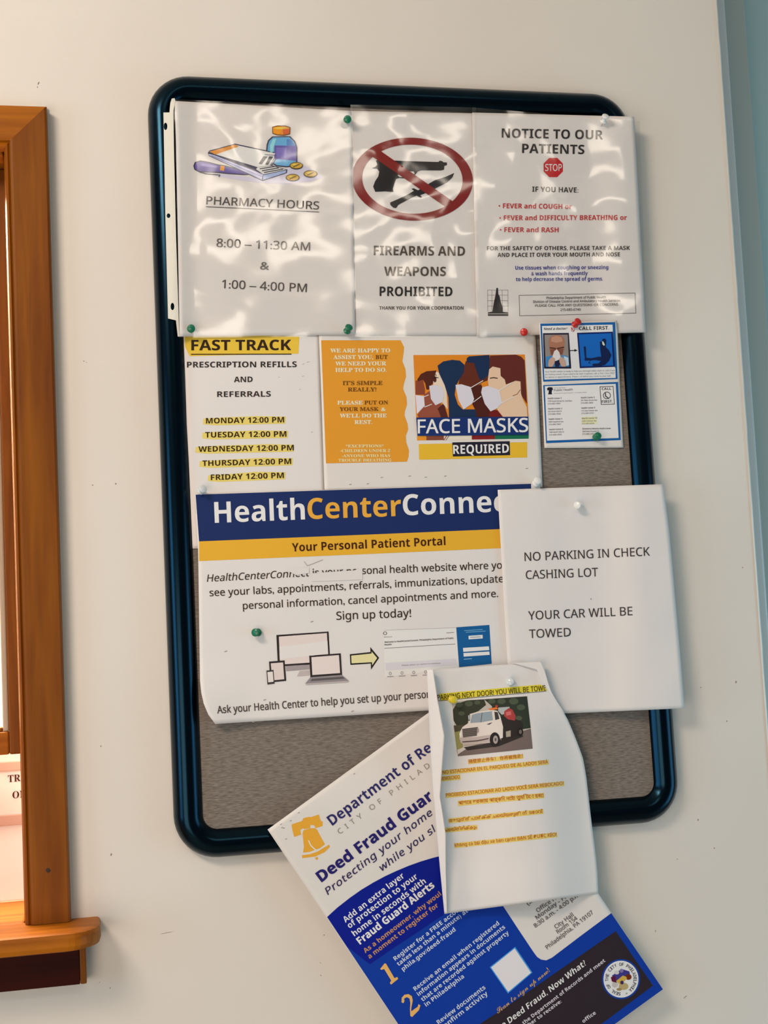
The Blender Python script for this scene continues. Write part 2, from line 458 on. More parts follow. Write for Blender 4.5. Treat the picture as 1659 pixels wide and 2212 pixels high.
v, f = box(xa + 0.0002, xa + 0.0072, -0.024, -0.0002, za, z_sill - ST - 0.0002); bevel(mesh('apron_end', v, f, M_wood, win), 0.0015, 3)
# knot in the casing
p = at(104, 1880, CH + 0.0003)
mesh('wood_knot', [p] + [at(104 + 6 * math.cos(i), 1880 + 5.5 * math.sin(i), CH + 0.0001) for i in range(6)], [(0, 1 + i, 1 + (i + 1) % 6) for i in range(6)], principled('knot', '#2c1406', 0.6), win)
# raised sash with glass
ys = 0.045
zsb = at(20, 1630, -ys).z
xs1 = xi - 0.0015; xs0 = at(17, 1500, -ys).x
zst = z_ct - cw - 0.005
wbox('sash_stile', (xs0, xs1, ys, ys + 0.03, zsb, zst), M_wood, 0.002)
wbox('sash_stile', (win_l + 0.0145, win_l + 0.05, ys, ys + 0.03, zsb, zst), M_wood, 0.002)
wbox('sash_rail', (win_l + 0.05, xs0, ys, ys + 0.03, zsb, zsb + 0.026), M_woodh, 0.002)
wbox('sash_rail', (win_l + 0.05, xs0, ys, ys + 0.03, zst - 0.03, zst), M_woodh, 0.002)
M_bead = principled('glazing_bead', '#b9a58e', 0.3, 0.5)
wbox('glazing_bead', (xs0 - 0.007, xs0, ys + 0.004, ys + 0.02, zsb + 0.026, zst - 0.03), M_bead, 0.002)
wbox('glazing_bead', (win_l + 0.05, xs0 - 0.007, ys + 0.004, ys + 0.02, zsb + 0.026, zsb + 0.031), M_wood, 0.0015)
v, f = box(win_l + 0.05, xs0 - 0.007, ys + 0.012, ys + 0.015, zsb + 0.031, zst - 0.03)
mesh('glass_pane', v, f, M_glass, win)

# counter inside the office and the sign board at its back
cb = 0.40
ct = thing('office_counter', ((win_l + win_r) / 2, WT + 0.25, 0), 'cream office counter behind the wooden pass-through window', 'counter')
v, f = box(-1.3, 0.2, WT + 0.012, 0.6, z_sill - 0.034, z_sill - 0.004); bevel(mesh('worktop', v, f, M_counter, ct), 0.003)
v, f = box(-1.28, 0.18, WT + 0.05, 0.58, 0.0, z_sill - 0.0345); mesh('cabinet_body', v, f, M_office, ct)

sy = 0.17                                     # the sign stands just behind the opening, on the counter
zs_t = at(20, 1634, -sy).z + 0.015; zs_b = at(20, 1788, -sy).z
sg = thing('paper_sign', (xi - 0.25, sy, z_sill - 0.004), 'white sign with pink-grey bands and dark letters TR and ON, behind the window', 'sign')
xs_l = xi - 0.42; xs_r = xi + 0.10
v, f = box(xs_l, xs_r, sy, sy + 0.004, z_sill - 0.0038, zs_t); mesh('sign_panel', v, f, M_paper, sg)
def band(py0, py1, c, name):
    z0 = at(20, py1, -sy).z; z1 = at(20, py0, -sy).z
    v, f = box(xs_l, xs_r, sy - 0.003, sy - 0.0001, z0, z1); return mesh(name, v, f, c, sg)
M_bandm = principled('sign_band', '#c9a79a', 0.6)
bevel(band(1645, 1665, M_bandm, 'sign_band'), 0.001); bevel(band(1760, 1783, M_bandm, 'sign_band'), 0.001)
def sign_text(body, p0, p1, cap):
    v, t = text_mesh(body, 0.0, 'serif')
    x0 = min(p[0] for p in v); x1 = max(p[0] for p in v); V = []
    for x, y in v:
        s_ = (x - x0) / (x1 - x0)
        V.append(at(p0[0] + (p1[0] - p0[0]) * s_ - 0.03 * y * cap, p0[1] + (p1[1] - p0[1]) * s_ - y / CAPS['serif'] * cap, -sy + 0.0006))
    mesh('lettering', V, t, ink('#3a0d08'), sg)
sign_text('TRA', (17, 1690), (58, 1686), 15); sign_text('ON', (27, 1725), (57, 1722), 15)

# ------------------------------------------------------------------ bulletin board
Q = [at(316, 167), at(1348, 211), at(1463.6, 1770), at(378, 1857)]      # outer corners on the wall: 24 x 36 inches
board = thing('bulletin_board', ((Q[2].x + Q[3].x) / 2, 0, (Q[2].z + Q[3].z) / 2), 'grey fabric bulletin board with rounded dark navy frame, hung on the wall', 'bulletin board')
FR = 0.049; FB = 0.012
def rounded(inset, nseg=10):
    c = [Vector((q.x, q.z)) for q in Q]; n = 4; lines = []
    for i in range(4):
        a, b = c[i], c[(i + 1) % 4]; dd = (b - a).normalized(); nn = Vector((dd.y, -dd.x))   # inward for clockwise order
        cen = sum(c, Vector((0, 0))) / 4
        if (cen - a).dot(nn) < 0: nn = -nn
        lines.append((a + nn * inset, dd, nn))
    out = []
    rr = max(0.003, FR - inset)
    for i in range(4):
        (a, da, na), (b, db, nb) = lines[i - 1], lines[i]
        # centre of the arc is at distance rr from both lines
        A = a + na * rr; B = b + nb * rr
        det = da.x * (-db.y) + db.x * da.y
        t = ((B.x - A.x) * (-db.y) + db.x * (B.y - A.y)) / det
        cc = A + da * t
        a0 = math.atan2(-na.y, -na.x); a1 = math.atan2(-nb.y, -nb.x)
        while a1 - a0 > math.pi: a1 -= 2 * math.pi
        while a1 - a0 < -math.pi: a1 += 2 * math.pi
        for k in range(nseg + 1):
            an = a0 + (a1 - a0) * k / nseg
            out.append(cc + Vector((math.cos(an), math.sin(an))) * rr)
    return out
prof = [(0.0, 0.0005), (0.0, 0.007), (0.0008, 0.0105), (0.003, 0.0155), (0.0065, 0.0195), (0.011, 0.0222), (0.0155, 0.0228), (0.020, 0.0215), (0.0235, 0.0185), (0.0265, 0.0148), (0.0285, 0.0122), (0.0288, 0.0095)]
V, F = [], []
for ins, h in prof:
    for p in rounded(ins * 1.14): V.append((p.x, -h, p.y))
n = 44
for j in range(len(prof) - 1):
    for i in range(n):
        k = (i + 1) % n; F.append((j * n + i, j * n + k, (j + 1) * n + k, (j + 1) * n + i))
mesh('frame', V, F, M_navy, board, True)
def slab(inset, h0, h1, mat, name):
    P = rounded(inset); V = [(p.x, -h1, p.y) for p in P] + [(p.x, -h0, p.y) for p in P]; n = len(P)
    F = [tuple(range(n)), tuple(range(n, 2 * n))[::-1]] + [(i, (i + 1) % n, n + (i + 1) % n, n + i) for i in range(n)]
    return mesh(name, V, F, mat, board)
slab(0.031, 0.004, 0.0118, M_fabric, 'fabric_panel')
slab(0.006, 0.0005, 0.004, M_backing, 'backing')

PFX = []
BLK = '#2b2727'
# ---- fast track sheet -------------------------------------------------
s = Sheet('fast_track_notice', 'white fast track prescription refills notice with yellow highlighter, left of the orange panel', 'notice',
          lambda x, y: 0.0136, [(394, 702), (400, 850), (408, 1000), (416, 1185)], [(690, 702), (694, 850), (700, 1000), (705, 1185)], M_paper, 'notices pinned on the board', crop=(5.027, 380, 690), seed=1)
s.poly([(90, 160), (700, 172), (1340, 182), (1330, 372), (700, 385), (150, 400), (100, 300)], '#dcb93e', 1, 'highlighter_mark')
s.text('FAST TRACK', (168, 335), (1250, 333), 112, '#2a1608', .035, under=.28)
s.text('PRESCRIPTION REFILLS', (120, 522), (1312, 518), 62, BLK, .03)
s.text('AND', (630, 682), (833, 680), 60, BLK, .03)
s.text('REFERRALS', (448, 842), (1030, 838), 60, BLK, .03)
for t, x0, y0, x1, y1 in (('MONDAY 12:00 PM', 327, 1130, 1175, 1118), ('TUESDAY 12:00 PM', 318, 1283, 1200, 1273), ('WEDNESDAY 12:00 PM', 245, 1438, 1280, 1422),
                          ('THURSDAY 12:00 PM', 288, 1592, 1252, 1570), ('FRIDAY 12:00 PM', 380, 1745, 1172, 1722)):
    e = 12 if 'WED' not in t else -5
    s.poly([(x0 - 30, y0 - 52), (x0 + 200, y0 - 66), (x1 - 300, y1 - 68), (x1 + e + 6, y1 - 62), (x1 + e, y1 + 14), (x0 + 90, y0 + 20), (x0 - 34, y0 + 8)], '#e2c86c', 1, 'highlighter_mark')
    s.text(t, (x0, y0), (x1, y1), 60, '#2c1a06', .03)
for a in ((1385, 485, 9), (1435, 463, 14), (1380, 618, 10), (1348, 760, 8), (1478, 1225, 8), (1120, 628, 5)):
    s.line([(a[0] - a[2], a[1] + 3), (a[0] + a[2], a[1] - 4)], 5, '#a49a92', 1, 'speck')
s.finish()

# ---- mask flyer -------------------------------------------------------
s = Sheet('face_mask_flyer', 'flyer with orange text panel and four masked faces reading FACE MASKS REQUIRED', 'flyer',
          lambda x, y: 0.0150, [(688, 705), (694, 850), (701, 1062)], [(1156, 705), (1163, 850), (1172, 1053)], M_card, 'notices pinned on the board', crop=(3.318, 680, 720), seed=2)
OR = '#d6922a'
s.poly([(45, 50), (615, 50), (640, 100), (635, 150), (627, 200), (649, 255), (654, 310), (637, 365), (633, 400), (656, 455), (661, 510), (645, 560), (643, 590), (665, 650), (669, 690), (652, 735), (655, 780), (675, 840), (672, 885), (660, 920), (80, 932)], OR, 1, 'orange_panel')
W1, B1 = '#f6e2c0', '#6e4412'
for t, x0, x1, y, c, cp in (('WE ARE HAPPY TO', 112, 540, 138, W1, 28), ('ASSIST YOU,', 133, 418, 185, W1, 28), ('BUT', 435, 522, 184, B1, 28), ('WE NEED YOUR', 148, 512, 231, W1, 28), ('HELP TO DO SO.', 148, 515, 277, W1, 28),
                            ("IT'S SIMPLE", 200, 485, 371, B1, 28), ('REALLY!', 237, 440, 417, B1, 28), ('PLEASE', 162, 343, 511, W1, 27), ('PUT ON', 356, 525, 510, B1, 27), ('YOUR MASK', 178, 458, 557, B1, 27), ('&', 476, 508, 557, W1, 25),
                            ("WE'LL DO THE", 180, 515, 604, W1, 27), ('REST.', 285, 412, 650, W1, 27), ('*EXCEPTIONS*', 222, 495, 818, '#f0d6a2', 20), ('-CHILDREN UNDER 2', 182, 540, 852, '#f0d6a2', 20), ('-ANYONE WHO HAS', 192, 540, 888, '#f0d6a2', 20), ('TROUBLE BREATHING', 170, 550, 920, '#f0d6a2', 20)):
    s.text(t, (x0, y), (x1, y - (x1 - x0) * .004), cp, c, .012, 'serif')
s.poly([(706, 156), (1505, 152), (1532, 600), (727, 604)], '#d4801f', 1)
s.poly([(722, 340), (775, 330), (790, 400), (790, 440), (722, 440)], '#84402a', 2)
s.poly([(735, 330), (760, 292), (800, 272), (872, 266), (872, 345), (840, 365), (815, 405), (800, 402), (792, 360), (775, 332), (738, 345)], '#4e1e10', 3)
s.poly([(785, 440), (840, 400), (900, 500), (950, 602), (745, 602), (735, 585), (785, 520)], '#8d4a38', 2)
s.poly([(880, 540), (925, 500), (955, 602), (905, 602)], '#4e1e18', 3)
s.poly([(722, 442), (782, 450), (788, 520), (732, 577)], '#d5d0da', 4)
s.line([(782, 455), (815, 442)], 5, '#f2ece8', 5); s.line([(788, 528), (838, 508)], 5, '#f2ece8', 5)
s.poly([(872, 272), (900, 290), (930, 360), (945, 420), (952, 545), (915, 500), (850, 390), (848, 330)], '#dcc9b4', 3)
s.poly([(880, 232), (920, 202), (985, 190), (1040, 196), (1072, 225), (1068, 280), (1030, 340), (1010, 380), (1002, 440), (1025, 510), (1060, 545), (1150, 545), (1162, 602), (962, 602), (958, 460), (930, 370), (892, 290)], '#122a4c', 4)
s.line([(845, 322), (868, 316), (884, 318)], 5, '#1c1a24', 5)
s.poly([(820, 377), (860, 368), (912, 385), (928, 440), (916, 492), (865, 516), (832, 470)], '#cbc9d4', 5)
s.poly([(1055, 290), (1082, 200), (1130, 178), (1255, 210), (1245, 335), (1200, 352), (1140, 392), (1082, 382), (1030, 362), (1035, 335)], '#5c2616', 3)
s.poly([(1088, 180), (1105, 166), (1250, 155), (1262, 285), (1205, 332), (1180, 330), (1160, 272), (1140, 212), (1090, 208)], '#10284c', 4)
s.poly([(1118, 392), (1192, 365), (1252, 520), (1345, 602), (1152, 602), (1148, 545), (1125, 500)], '#47180f', 3)
s.poly([(1252, 545), (1310, 552), (1350, 602), (1250, 602)], '#681414', 4)
s.poly([(1008, 370), (1050, 365), (1117, 385), (1142, 470), (1130, 502), (1066, 546), (1030, 480)], '#cdcbd6', 5)
s.line([(1118, 390), (1205, 340)], 5, '#f2ece8', 6); s.line([(1138, 492), (1192, 452)], 5, '#f2ece8', 6)
s.poly([(1255, 160), (1440, 153), (1480, 168), (1503, 195), (1520, 505), (1478, 440), (1440, 420), (1360, 400), (1330, 300), (1250, 262)], '#5a241c', 5)
s.poly([(1250, 258), (1275, 238), (1330, 250), (1332, 305), (1362, 332), (1370, 367), (1440, 340), (1474, 345), (1478, 430), (1490, 470), (1520, 530), (1525, 602), (1352, 602), (1312, 552), (1252, 420), (1240, 335)], '#d8ba9f', 6)
s.line([(1258, 322), (1280, 318), (1308, 322)], 7, '#3a2018', 7)
s.line([(1420, 448), (1450, 436), (1472, 405)], 5, '#8a5c48', 7)
s.poly([(1200, 387), (1240, 377), (1322, 405), (1342, 500), (1302, 540), (1260, 560), (1218, 505), (1192, 425)], '#cdcbd6', 8)
s.line([(1322, 408), (1415, 352)], 5, '#f4efe8', 9); s.line([(1338, 500), (1425, 455)], 5, '#f4efe8', 9)
s.poly([(727, 604), (1530, 597), (1532, 728), (735, 735)], '#0f2c68', 9, 'navy_banner')
s.text('FACE MASKS', (740, 717), (1528, 706), 98, '#f0ecec', .012, layer=10)
for x0, x1, c in ((733, 800, '#d98c26'), (800, 925, '#7c4230'), (925, 1125, '#e0d2c0'), (1125, 1290, '#7e1a1c'), (1290, 1533, '#0e6848')):
    s.poly([(x0, 736 - (x0 - 733) * .01), (x1, 736 - (x1 - 733) * .01), (x1, 768 - (x1 - 733) * .016), (x0, 768 - (x0 - 733) * .016)], c, 1)
s.line([(945, 735), (925, 765)], 6, '#8c4a38', 2); s.line([(962, 735), (940, 765)], 4, '#3a3a40', 2)
s.poly([(745, 794), (1522, 780), (1522, 890), (748, 906)], '#deb030', 1, 'yellow_bar')
s.poly([(985, 782), (1397, 773), (1400, 873), (990, 883)], '#1c1a2c', 2, 'black_box')
s.text('REQUIRED', (992, 865), (1392, 856), 64, '#f2eeee', .03)
for a in ((480, 1035), (680, 1025), (795, 1033), (935, 1025), (380, 1080), (255, 1085), (1520, 970)):
    s.line([(a[0] - 6, a[1]), (a[0] + 7, a[1] - 3)], 5, '#8d8580', 1, 'speck')
s.finish()

# ---- health center connect poster ---------------------------------------
def hh(x, y):
    return 0.0172 + 0.010 * smooth((560 - x) / 140) * smooth((y - 1420) / 130) + 0.0012 * smooth((y - 1350) / 150)
s = Sheet('patient_portal_poster', 'large white patient portal poster with navy and yellow heading bands and a computer drawing', 'poster', hh,
          [(421.5, 1067.5), (428, 1190), (430, 1330), (432, 1470), (434.5, 1495), (440, 1520), (450, 1544), (465, 1564)], [(1167, 1043), (1171, 1160), (1176, 1290), (1181, 1420), (1183, 1446), (1184, 1470), (1185, 1496), (1186, 1518)],
          M_paper, 'notices pinned on the board', crop=(2.3366, 400, 1030), seed=3)
s.poly([(422.5, 1068.5), (785, 1056.5), (1147, 1045), (1151, 1140), (790, 1155), (430, 1169.5)], '#13285c', 1, 'navy_band', True)
s.poly([(430, 1169.5), (790, 1155), (1151, 1140), (1153, 1181), (790, 1197), (430, 1212)], '#dea730', 1, 'yellow_band', True)
s.text('Health', (464, 1129.5), (659, 1122), 45, '#f2f0f0', .028, raw=True)
s.text('Center', (665, 1121.5), (867, 1114.5), 45, '#e2a23c', .028, raw=True)
s.text('Connect', (871, 1113.5), (1122, 1103.5), 45, '#f2f0f0', .028, raw=True)
s.text('Your Personal Patient Portal', (631, 1191.5), (962.5, 1177.5), 18, '#3e1a0c', .02, raw=True)
s.text('HealthCenterConnect', (447, 1256.8), (669, 1244.6), 15.5, '#33281f', .004, 'italic', raw=True)
s.text('is your personal health website where you can', (676, 1244.5), (1138, 1226), 15.5, '#33281f', .007, raw=True)
s.text('see your labs, appointments, referrals, immunizations, update', (453, 1288), (1087.5, 1257.5), 15.5, '#33281f', .007, raw=True)
s.text('personal information, cancel appointments and more.', (525, 1316), (1076, 1289.5), 15.5, '#33281f', .007, raw=True)
s.text('Sign up today!', (727, 1339), (888, 1332.5), 17.5, '#33281f', .007, raw=True)
# scraped patch where the first line has worn away
s.poly([(618, 1231), (640, 1226), (668, 1226), (668, 1238), (655, 1239.5), (640, 1242.5)], '#d6d2d0', 5, 'scraped_patch', True); s.poly([(673, 1238.5), (720, 1235), (765, 1232), (783, 1226), (783, 1252), (673, 1256)], '#d6d2d0', 5, 'scraped_patch', True)
s.line([(657, 1213), (664, 1222), (672, 1219), (697, 1209)], 1.2, '#a79c92', 4, 'speck', True)
s.crop = (2.3366, 400, 1320)
s.poly([(460, 121), (724, 103), (733, 264), (468, 280)], '#2c2626', 1); s.poly([(473, 129), (715, 111), (724, 254), (479, 270)], '#dacdca', 2)
s.poly([(475, 180), (718, 150), (722, 215), (477, 245)], '#e2d6d3', 3)
s.poly([(508, 278), (630, 268), (632, 294), (510, 304)], '#9c9294', 1); s.poly([(578, 302), (628, 298), (628, 325), (564, 330)], '#b6acac', 2)
s.poly([(626, 225), (785, 213), (792, 322), (632, 334)], '#2c2626', 3); s.poly([(637, 233), (776, 222), (782, 313), (642, 323)], '#dccfcc', 4)
s.poly([(632, 334), (792, 322), (800, 330), (826, 352), (823, 358), (610, 373), (606, 366)], '#8a8488', 4); s.poly([(640, 342), (795, 331), (806, 341), (632, 354)], '#5c5658', 5)
s.poly([(606, 366), (824, 352), (822, 359), (610, 373)], '#b4aaa8', 5)
s.poly([(423, 255), (502, 249), (510, 352), (430, 360)], '#2c2626', 3); s.poly([(432, 264), (494, 259), (500, 344), (440, 350)], '#d6c9c6', 4)
s.poly([(410, 300), (446, 297), (451, 366), (415, 371)], '#3a3434', 5); s.poly([(415, 308), (442, 305), (446, 357), (419, 360)], '#dfd3d0', 6)
s.poly([(831, 218), (935, 207), (934, 181), (979, 236), (938, 296), (937, 265), (834, 272)], '#201c1c', 1); s.poly([(838, 225), (941, 214), (941, 204), (969, 237), (944, 274), (943, 258), (840, 264)], '#ead3a0', 2)
s.poly([(1000, 95), (1368, 82), (1382, 285), (1008, 335)], '#e2dad8', 1)
s.line([(1002, 97), (1366, 84)], 2, '#b0a6a4', 2)
s.oval((1009, 112), 10, 9, '#6c6468', 2, hole=(6, 6)); s.line([(1320, 110), (1355, 108)], 4, '#9c9294', 2)
s.text('Welcome to', (1003, 134), (1045, 132), 6, '#6a6264')
s.text('Welcome to HealthCenterConnect, Philadelphia Department of Public', (1006, 161), (1355, 140), 8, '#3c3438', .02); s.text('Health', (1006, 174), (1042, 172), 8, '#3c3438', .02)
s.line([(1006, 188), (1362, 166)], 2.5, '#6c6464', 2)
s.poly([(1010, 262), (1368, 240), (1372, 272), (1012, 300)], '#cfccd4', 2); s.text('Please select an option to continue', (1094, 277), (1288, 265), 6, '#5a5468')
for i in range(5):
    x = 1035 + i * 59.5; y = 318 - i * 2.5
    s.oval((x, y - 3), 7, 8, '#8c8288', 2, hole=(4, 5)); s.line([(x - 14, y + 13), (x + 15, y + 11.5)], 4, '#958b90', 2)
s.poly([(1368, 82), (1535, 70), (1547, 266), (1383, 283)], '#105892', 2, 'blue_panel')
for y, a, b in ((96, 1410, 1500), (104, 1418, 1515)): s.line([(a, y + 3), (b, y - 3)], 3, '#6fa6cc', 3)
s.poly([(1430, 125), (1501, 120), (1502, 138), (1431, 143)], '#e6e4e6', 3); s.poly([(1402, 186), (1533, 178), (1535, 197), (1404, 206)], '#e6e4e6', 3); s.poly([(1404, 212), (1535, 204), (1537, 221), (1406, 230)], '#e6e4e6', 3)
s.line([(1408, 243), (1446, 240)], 3, '#8fbbd8', 3); s.line([(1440, 133), (1490, 130)], 3, '#6c7c90', 4)
s.text('Ask your Health Center to help you set up your person', (163, 517), (1240, 437), 37, '#4a4240', .014)
for a in ((845, 507), (402, 450), (345, 560), (640, 55), (205, 205)): s.line([(a[0] - 5, a[1]), (a[0] + 5, a[1] - 3)], 5, '#9a928c', 1, 'speck')
s.finish()

# ---- pharmacy hours in sheet protector ----------------------------------
def hp(x, y): return 0.0172 + 0.0075 * smooth((430 - x) / 60) + 0.001 * math.sin((x - 380) / 60) 
s = Sheet('pharmacy_hours_notice', 'pharmacy hours notice with bottle and pen drawing, inside a punched clear sleeve', 'notice', hp,
          [(377, 218), (380, 300), (384, 500), (388, 727)], [(758, 239.5), (761, 320), (764, 500), (768, 723)], M_paper, 'notices pinned on the board', crop=(3.318, 300, 150), seed=4, amp=0.0008)
s.text('PHARMACY HOURS', (483, 966), (1290, 1004), 57, '#4a4543', .008, under=.22)
s.text('8:00 \u2013 11:30 AM', (556, 1272), (1226, 1299), 60, '#4a4543', .008)
s.text('&', (868, 1434), (932, 1436), 58, '#4a4543', .008)
s.text('1:00 \u2013 4:00 PM', (595, 1567), (1202, 1596), 60, '#4a4543', .008)
D1 = '#2a2a4a'
s.poly([(430, 735), (560, 765), (700, 790), (860, 812), (1080, 822), (1240, 800), (1320, 775), (1270, 735), (1190, 690), (1140, 640), (1100, 700), (880, 780)], '#c9c6dc', 1)
s.poly([(955, 480), (1085, 478), (1122, 515), (1137, 560), (1137, 665), (1112, 695), (1060, 702), (985, 695), (930, 660), (910, 600), (915, 540), (925, 508)], D1, 2)
s.poly([(962, 487), (1078, 485), (1112, 520), (1127, 562), (1127, 660), (1105, 687), (1058, 693), (990, 686), (940, 652), (920, 598), (925, 545), (935, 512)], '#5fa8d6', 3)
s.poly([(940, 545), (960, 500), (985, 495), (965, 560), (960, 640), (940, 625)], '#8fd0ea', 4)
s.poly([(1060, 500), (1085, 500), (1112, 530), (1118, 548), (1060, 545)], '#3f7cc0', 4)
s.poly([(972, 545), (1128, 548), (1127, 655), (970, 640)], '#5b4fa4', 5); s.poly([(985, 560), (1060, 560), (1055, 632), (983, 628)], '#7468b8', 6)
s.poly([(955, 412), (990, 402), (1050, 402), (1086, 414), (1084, 465), (1040, 475), (990, 472), (957, 460)], '#6a3a10', 4)
s.poly([(960, 416), (992, 408), (1048, 408), (1080, 418), (1078, 460), (1038, 468), (992, 466), (962, 456)], '#e08e20', 5); s.poly([(1030, 430), (1078, 425), (1077, 460), (1035, 466)], '#cf5a1c', 6)
s.poly([(962, 420), (1000, 412), (1050, 413), (1076, 420), (1030, 428), (990, 428)], '#f0b848', 6)
s.poly([(390, 690), (402, 664), (440, 652), (500, 662), (565, 680), (620, 688), (780, 728), (835, 750), (760, 758), (640, 750), (560, 742), (430, 736), (398, 718)], D1, 2)
s.poly([(398, 690), (410, 670), (440, 660), (500, 669), (565, 687), (620, 696), (775, 734), (815, 748), (760, 750), (640, 742), (560, 734), (432, 728), (404, 712)], '#5d4c9c', 3)
s.poly([(450, 672), (560, 692), (560, 706), (440, 690)], '#8a7cc0', 4)
s.poly([(586, 688), (615, 693), (610, 728), (580, 722)], '#e0962a', 4); s.line([(432, 734), (480, 748), (580, 757), (575, 768)], 7, '#26262e', 4)
s.poly([(494, 598), (505, 582), (690, 532), (1012, 602), (955, 688), (1064, 718), (1060, 742), (886, 800), (500, 618)], D1, 4)
s.poly([(505, 590), (690, 540), (1002, 607), (942, 690), (850, 700), (560, 612)], '#eee9ee', 5)
s.poly([(506, 588), (688, 538), (716, 552), (548, 610)], '#d48c2c', 6)
s.poly([(500, 604), (545, 616), (890, 752), (880, 790), (500, 614)], '#b6b8dc', 5); s.line([(520, 618), (885, 770)], 4, '#6a6ca4', 6)
s.poly([(850, 702), (950, 692), (1054, 718), (892, 752), (840, 715)], '#dcdff2', 6); s.poly([(892, 757), (1056, 722), (1053, 740), (888, 792)], '#9fb2e0', 6)
for a in ((868, 712, 972, 696), (885, 726, 1000, 706), (900, 738, 1030, 715)): s.line([a[:2], a[2:]], 7, '#31343e', 7)
s.poly([(893, 622), (922, 625), (880, 680), (858, 676)], '#3c3c4c', 7); s.poly([(935, 622), (962, 625), (926, 684), (905, 682)], '#3c3c4c', 7)
s.line([(905, 610), (985, 616), (940, 685)], 4, '#5a5c7c', 7)
for cx, cy, rx in ((1128, 690, 48), (1230, 749, 50), (1102, 776, 50)):
    s.oval((cx, cy), rx, 27, '#3a2c10', 5); s.oval((cx, cy - 2), rx - 6, 20, '#c8a234', 6); s.line([(cx - 20, cy + 8), (cx + 22, cy - 10)], 7, '#6c5218', 7); s.oval((cx - 14, cy - 8), 14, 6, '#e6c860', 8)
# punched strip of the sleeve, three real holes
def ring(cx, cy, rx, ry, n=14): return [(cx + rx * math.cos(2 * math.pi * i / n), cy + ry * math.sin(2 * math.pi * i / n)) for i in range(n)]
s.poly([(353, 243), (366, 243), (368, 222), (371, 213), (377, 212), (379, 218), (374.5, 240), (376, 330), (380, 500), (386, 690), (388, 727), (384, 727), (380, 692), (363, 688), (357, 460)], '#e2d8cc', 1, 'punched_strip', True,
       [ring(357.5, 273, 4, 8), ring(364, 466, 4, 5), ring(372.5, 662, 4, 8)])
s.finish()
s.grid('clear_cover', M_film, 0.0018, 0, [(374, 214), (378, 300), (382, 500), (387, 730)], [(760, 232), (763, 320), (766, 500), (770, 727)], lambda x, y: 0.0022 * noise.noise(Vector((x / 70, y / 90, 3))))

# ---- firearms notice ------------------------------------------------------
s = Sheet('weapons_prohibited_notice', 'firearms and weapons prohibited notice with red ring over gun and knife', 'notice', lambda x, y: 0.0162,
          [(754, 239.5), (758, 400), (764, 724)], [(1026, 245), (1030, 400), (1036, 724)], M_paper, 'notices pinned on the board', crop=(4.425, 740, 220), seed=5)
s.poly([(318, 562), (335, 556), (480, 560), (600, 566), (915, 575), (930, 562), (955, 568), (962, 577), (998, 580), (996, 606), (972, 612), (970, 648), (940, 656), (750, 655), (718, 668), (692, 700), (640, 724), (590, 732), (540, 728), (512, 738), (492, 790), (480, 830), (488, 862), (410, 856), (312, 860), (292, 810), (310, 760), (342, 712), (350, 665), (330, 640), (280, 635), (318, 618), (332, 598)], '#181216', 2,
       holes=[[(525, 700), (560, 682), (610, 665), (680, 664), (690, 686), (645, 706), (590, 722), (545, 720)]])
s.poly([(455, 962), (540, 925), (620, 888), (682, 850), (658, 832), (682, 826), (722, 846), (820, 785), (880, 750), (990, 715), (1067, 680), (1050, 722), (1000, 770), (900, 822), (830, 860), (742, 892), (762, 912), (745, 918), (708, 896), (620, 938), (532, 985), (512, 1016), (485, 1012), (456, 985)], '#181216', 2)
s.oval((667, 739), 578, 396, '#7c0f09', 4, hole=(481, 330), rot=0.055, n=64)
s.poly([(283, 522), (362, 468), (700, 705), (1052, 950), (978, 1000), (640, 765)], '#7c0f09', 5)
s.text('FIREARMS AND', (298, 1465), (1170, 1472), 90, '#4c4139', .022); s.text('WEAPONS', (398, 1663), (988, 1665), 88, '#4a4038', .022)  # paler brown ink here has the sleeve's glare put into its colour
s.text('PROHIBITED', (354, 1856), (1050, 1858), 90, '#1a1614', .028); s.text('THANK YOU FOR YOUR COOPERATION', (350, 1986), (1156, 1986), 32, '#3a3434', .02)
s.finish()
s.grid('clear_cover', M_film, 0.0022, 0, [(757, 226), (761, 400), (767, 727)], [(1028, 232), (1031, 400), (1036, 727)], lambda x, y: 0.0026 * noise.noise(Vector((x / 60, y / 60, 11))))

# ---- notice to our patients ----------------------------------------------
def hn(x, y): return 0.0180 + 0.0015 * smooth((x - 1030) / 200) + 0.0065 * smooth((x - 1270) / 85) + 0.002 * smooth((x - 1330) / 50) * smooth((300 - y) / 60)
s = Sheet('patient_notice', 'notice to our patients with small red stop sign and red fever lines, top right', 'notice', hn,
          [(1020, 243), (1023, 400), (1030, 726)], [(1370, 252), (1378, 400), (1395, 718)], M_paper, 'notices pinned on the board', crop=(3.8146, 1010, 150), seed=6, amp=0.0008)
s.text('NOTICE TO OUR', (281, 562), (1115, 577), 76, '#1e1a1c', .026); s.text('PATIENTS', (449, 688), (962, 698), 76, '#1e1a1c', .026)
cx, cy, R8 = 706, 808, 86
s.poly([(cx + R8 * math.cos(math.pi / 8 + i * math.pi / 4), cy + R8 * math.sin(math.pi / 8 + i * math.pi / 4)) for i in range(8)], '#b8141c', 1, 'stop_sign')
s.text('STOP', (640, 836), (776, 836), 56, '#f0dcdc', .01)
s.text('IF YOU HAVE:', (532, 1007), (912, 1015), 42, '#2e2a2c', .025)
for t, a, b, x1, y1 in (('\u2022 FEVER and COUGH or', 255, 1143, 858, 1150), ('\u2022 FEVER and DIFFICULTY BREATHING or', 262, 1243, 1312, 1240), ('\u2022 FEVER and RASH', 265, 1340, 750, 1342)):
    s.text(t, (a, b), (x1, y1), 40, '#b4242c', .03)
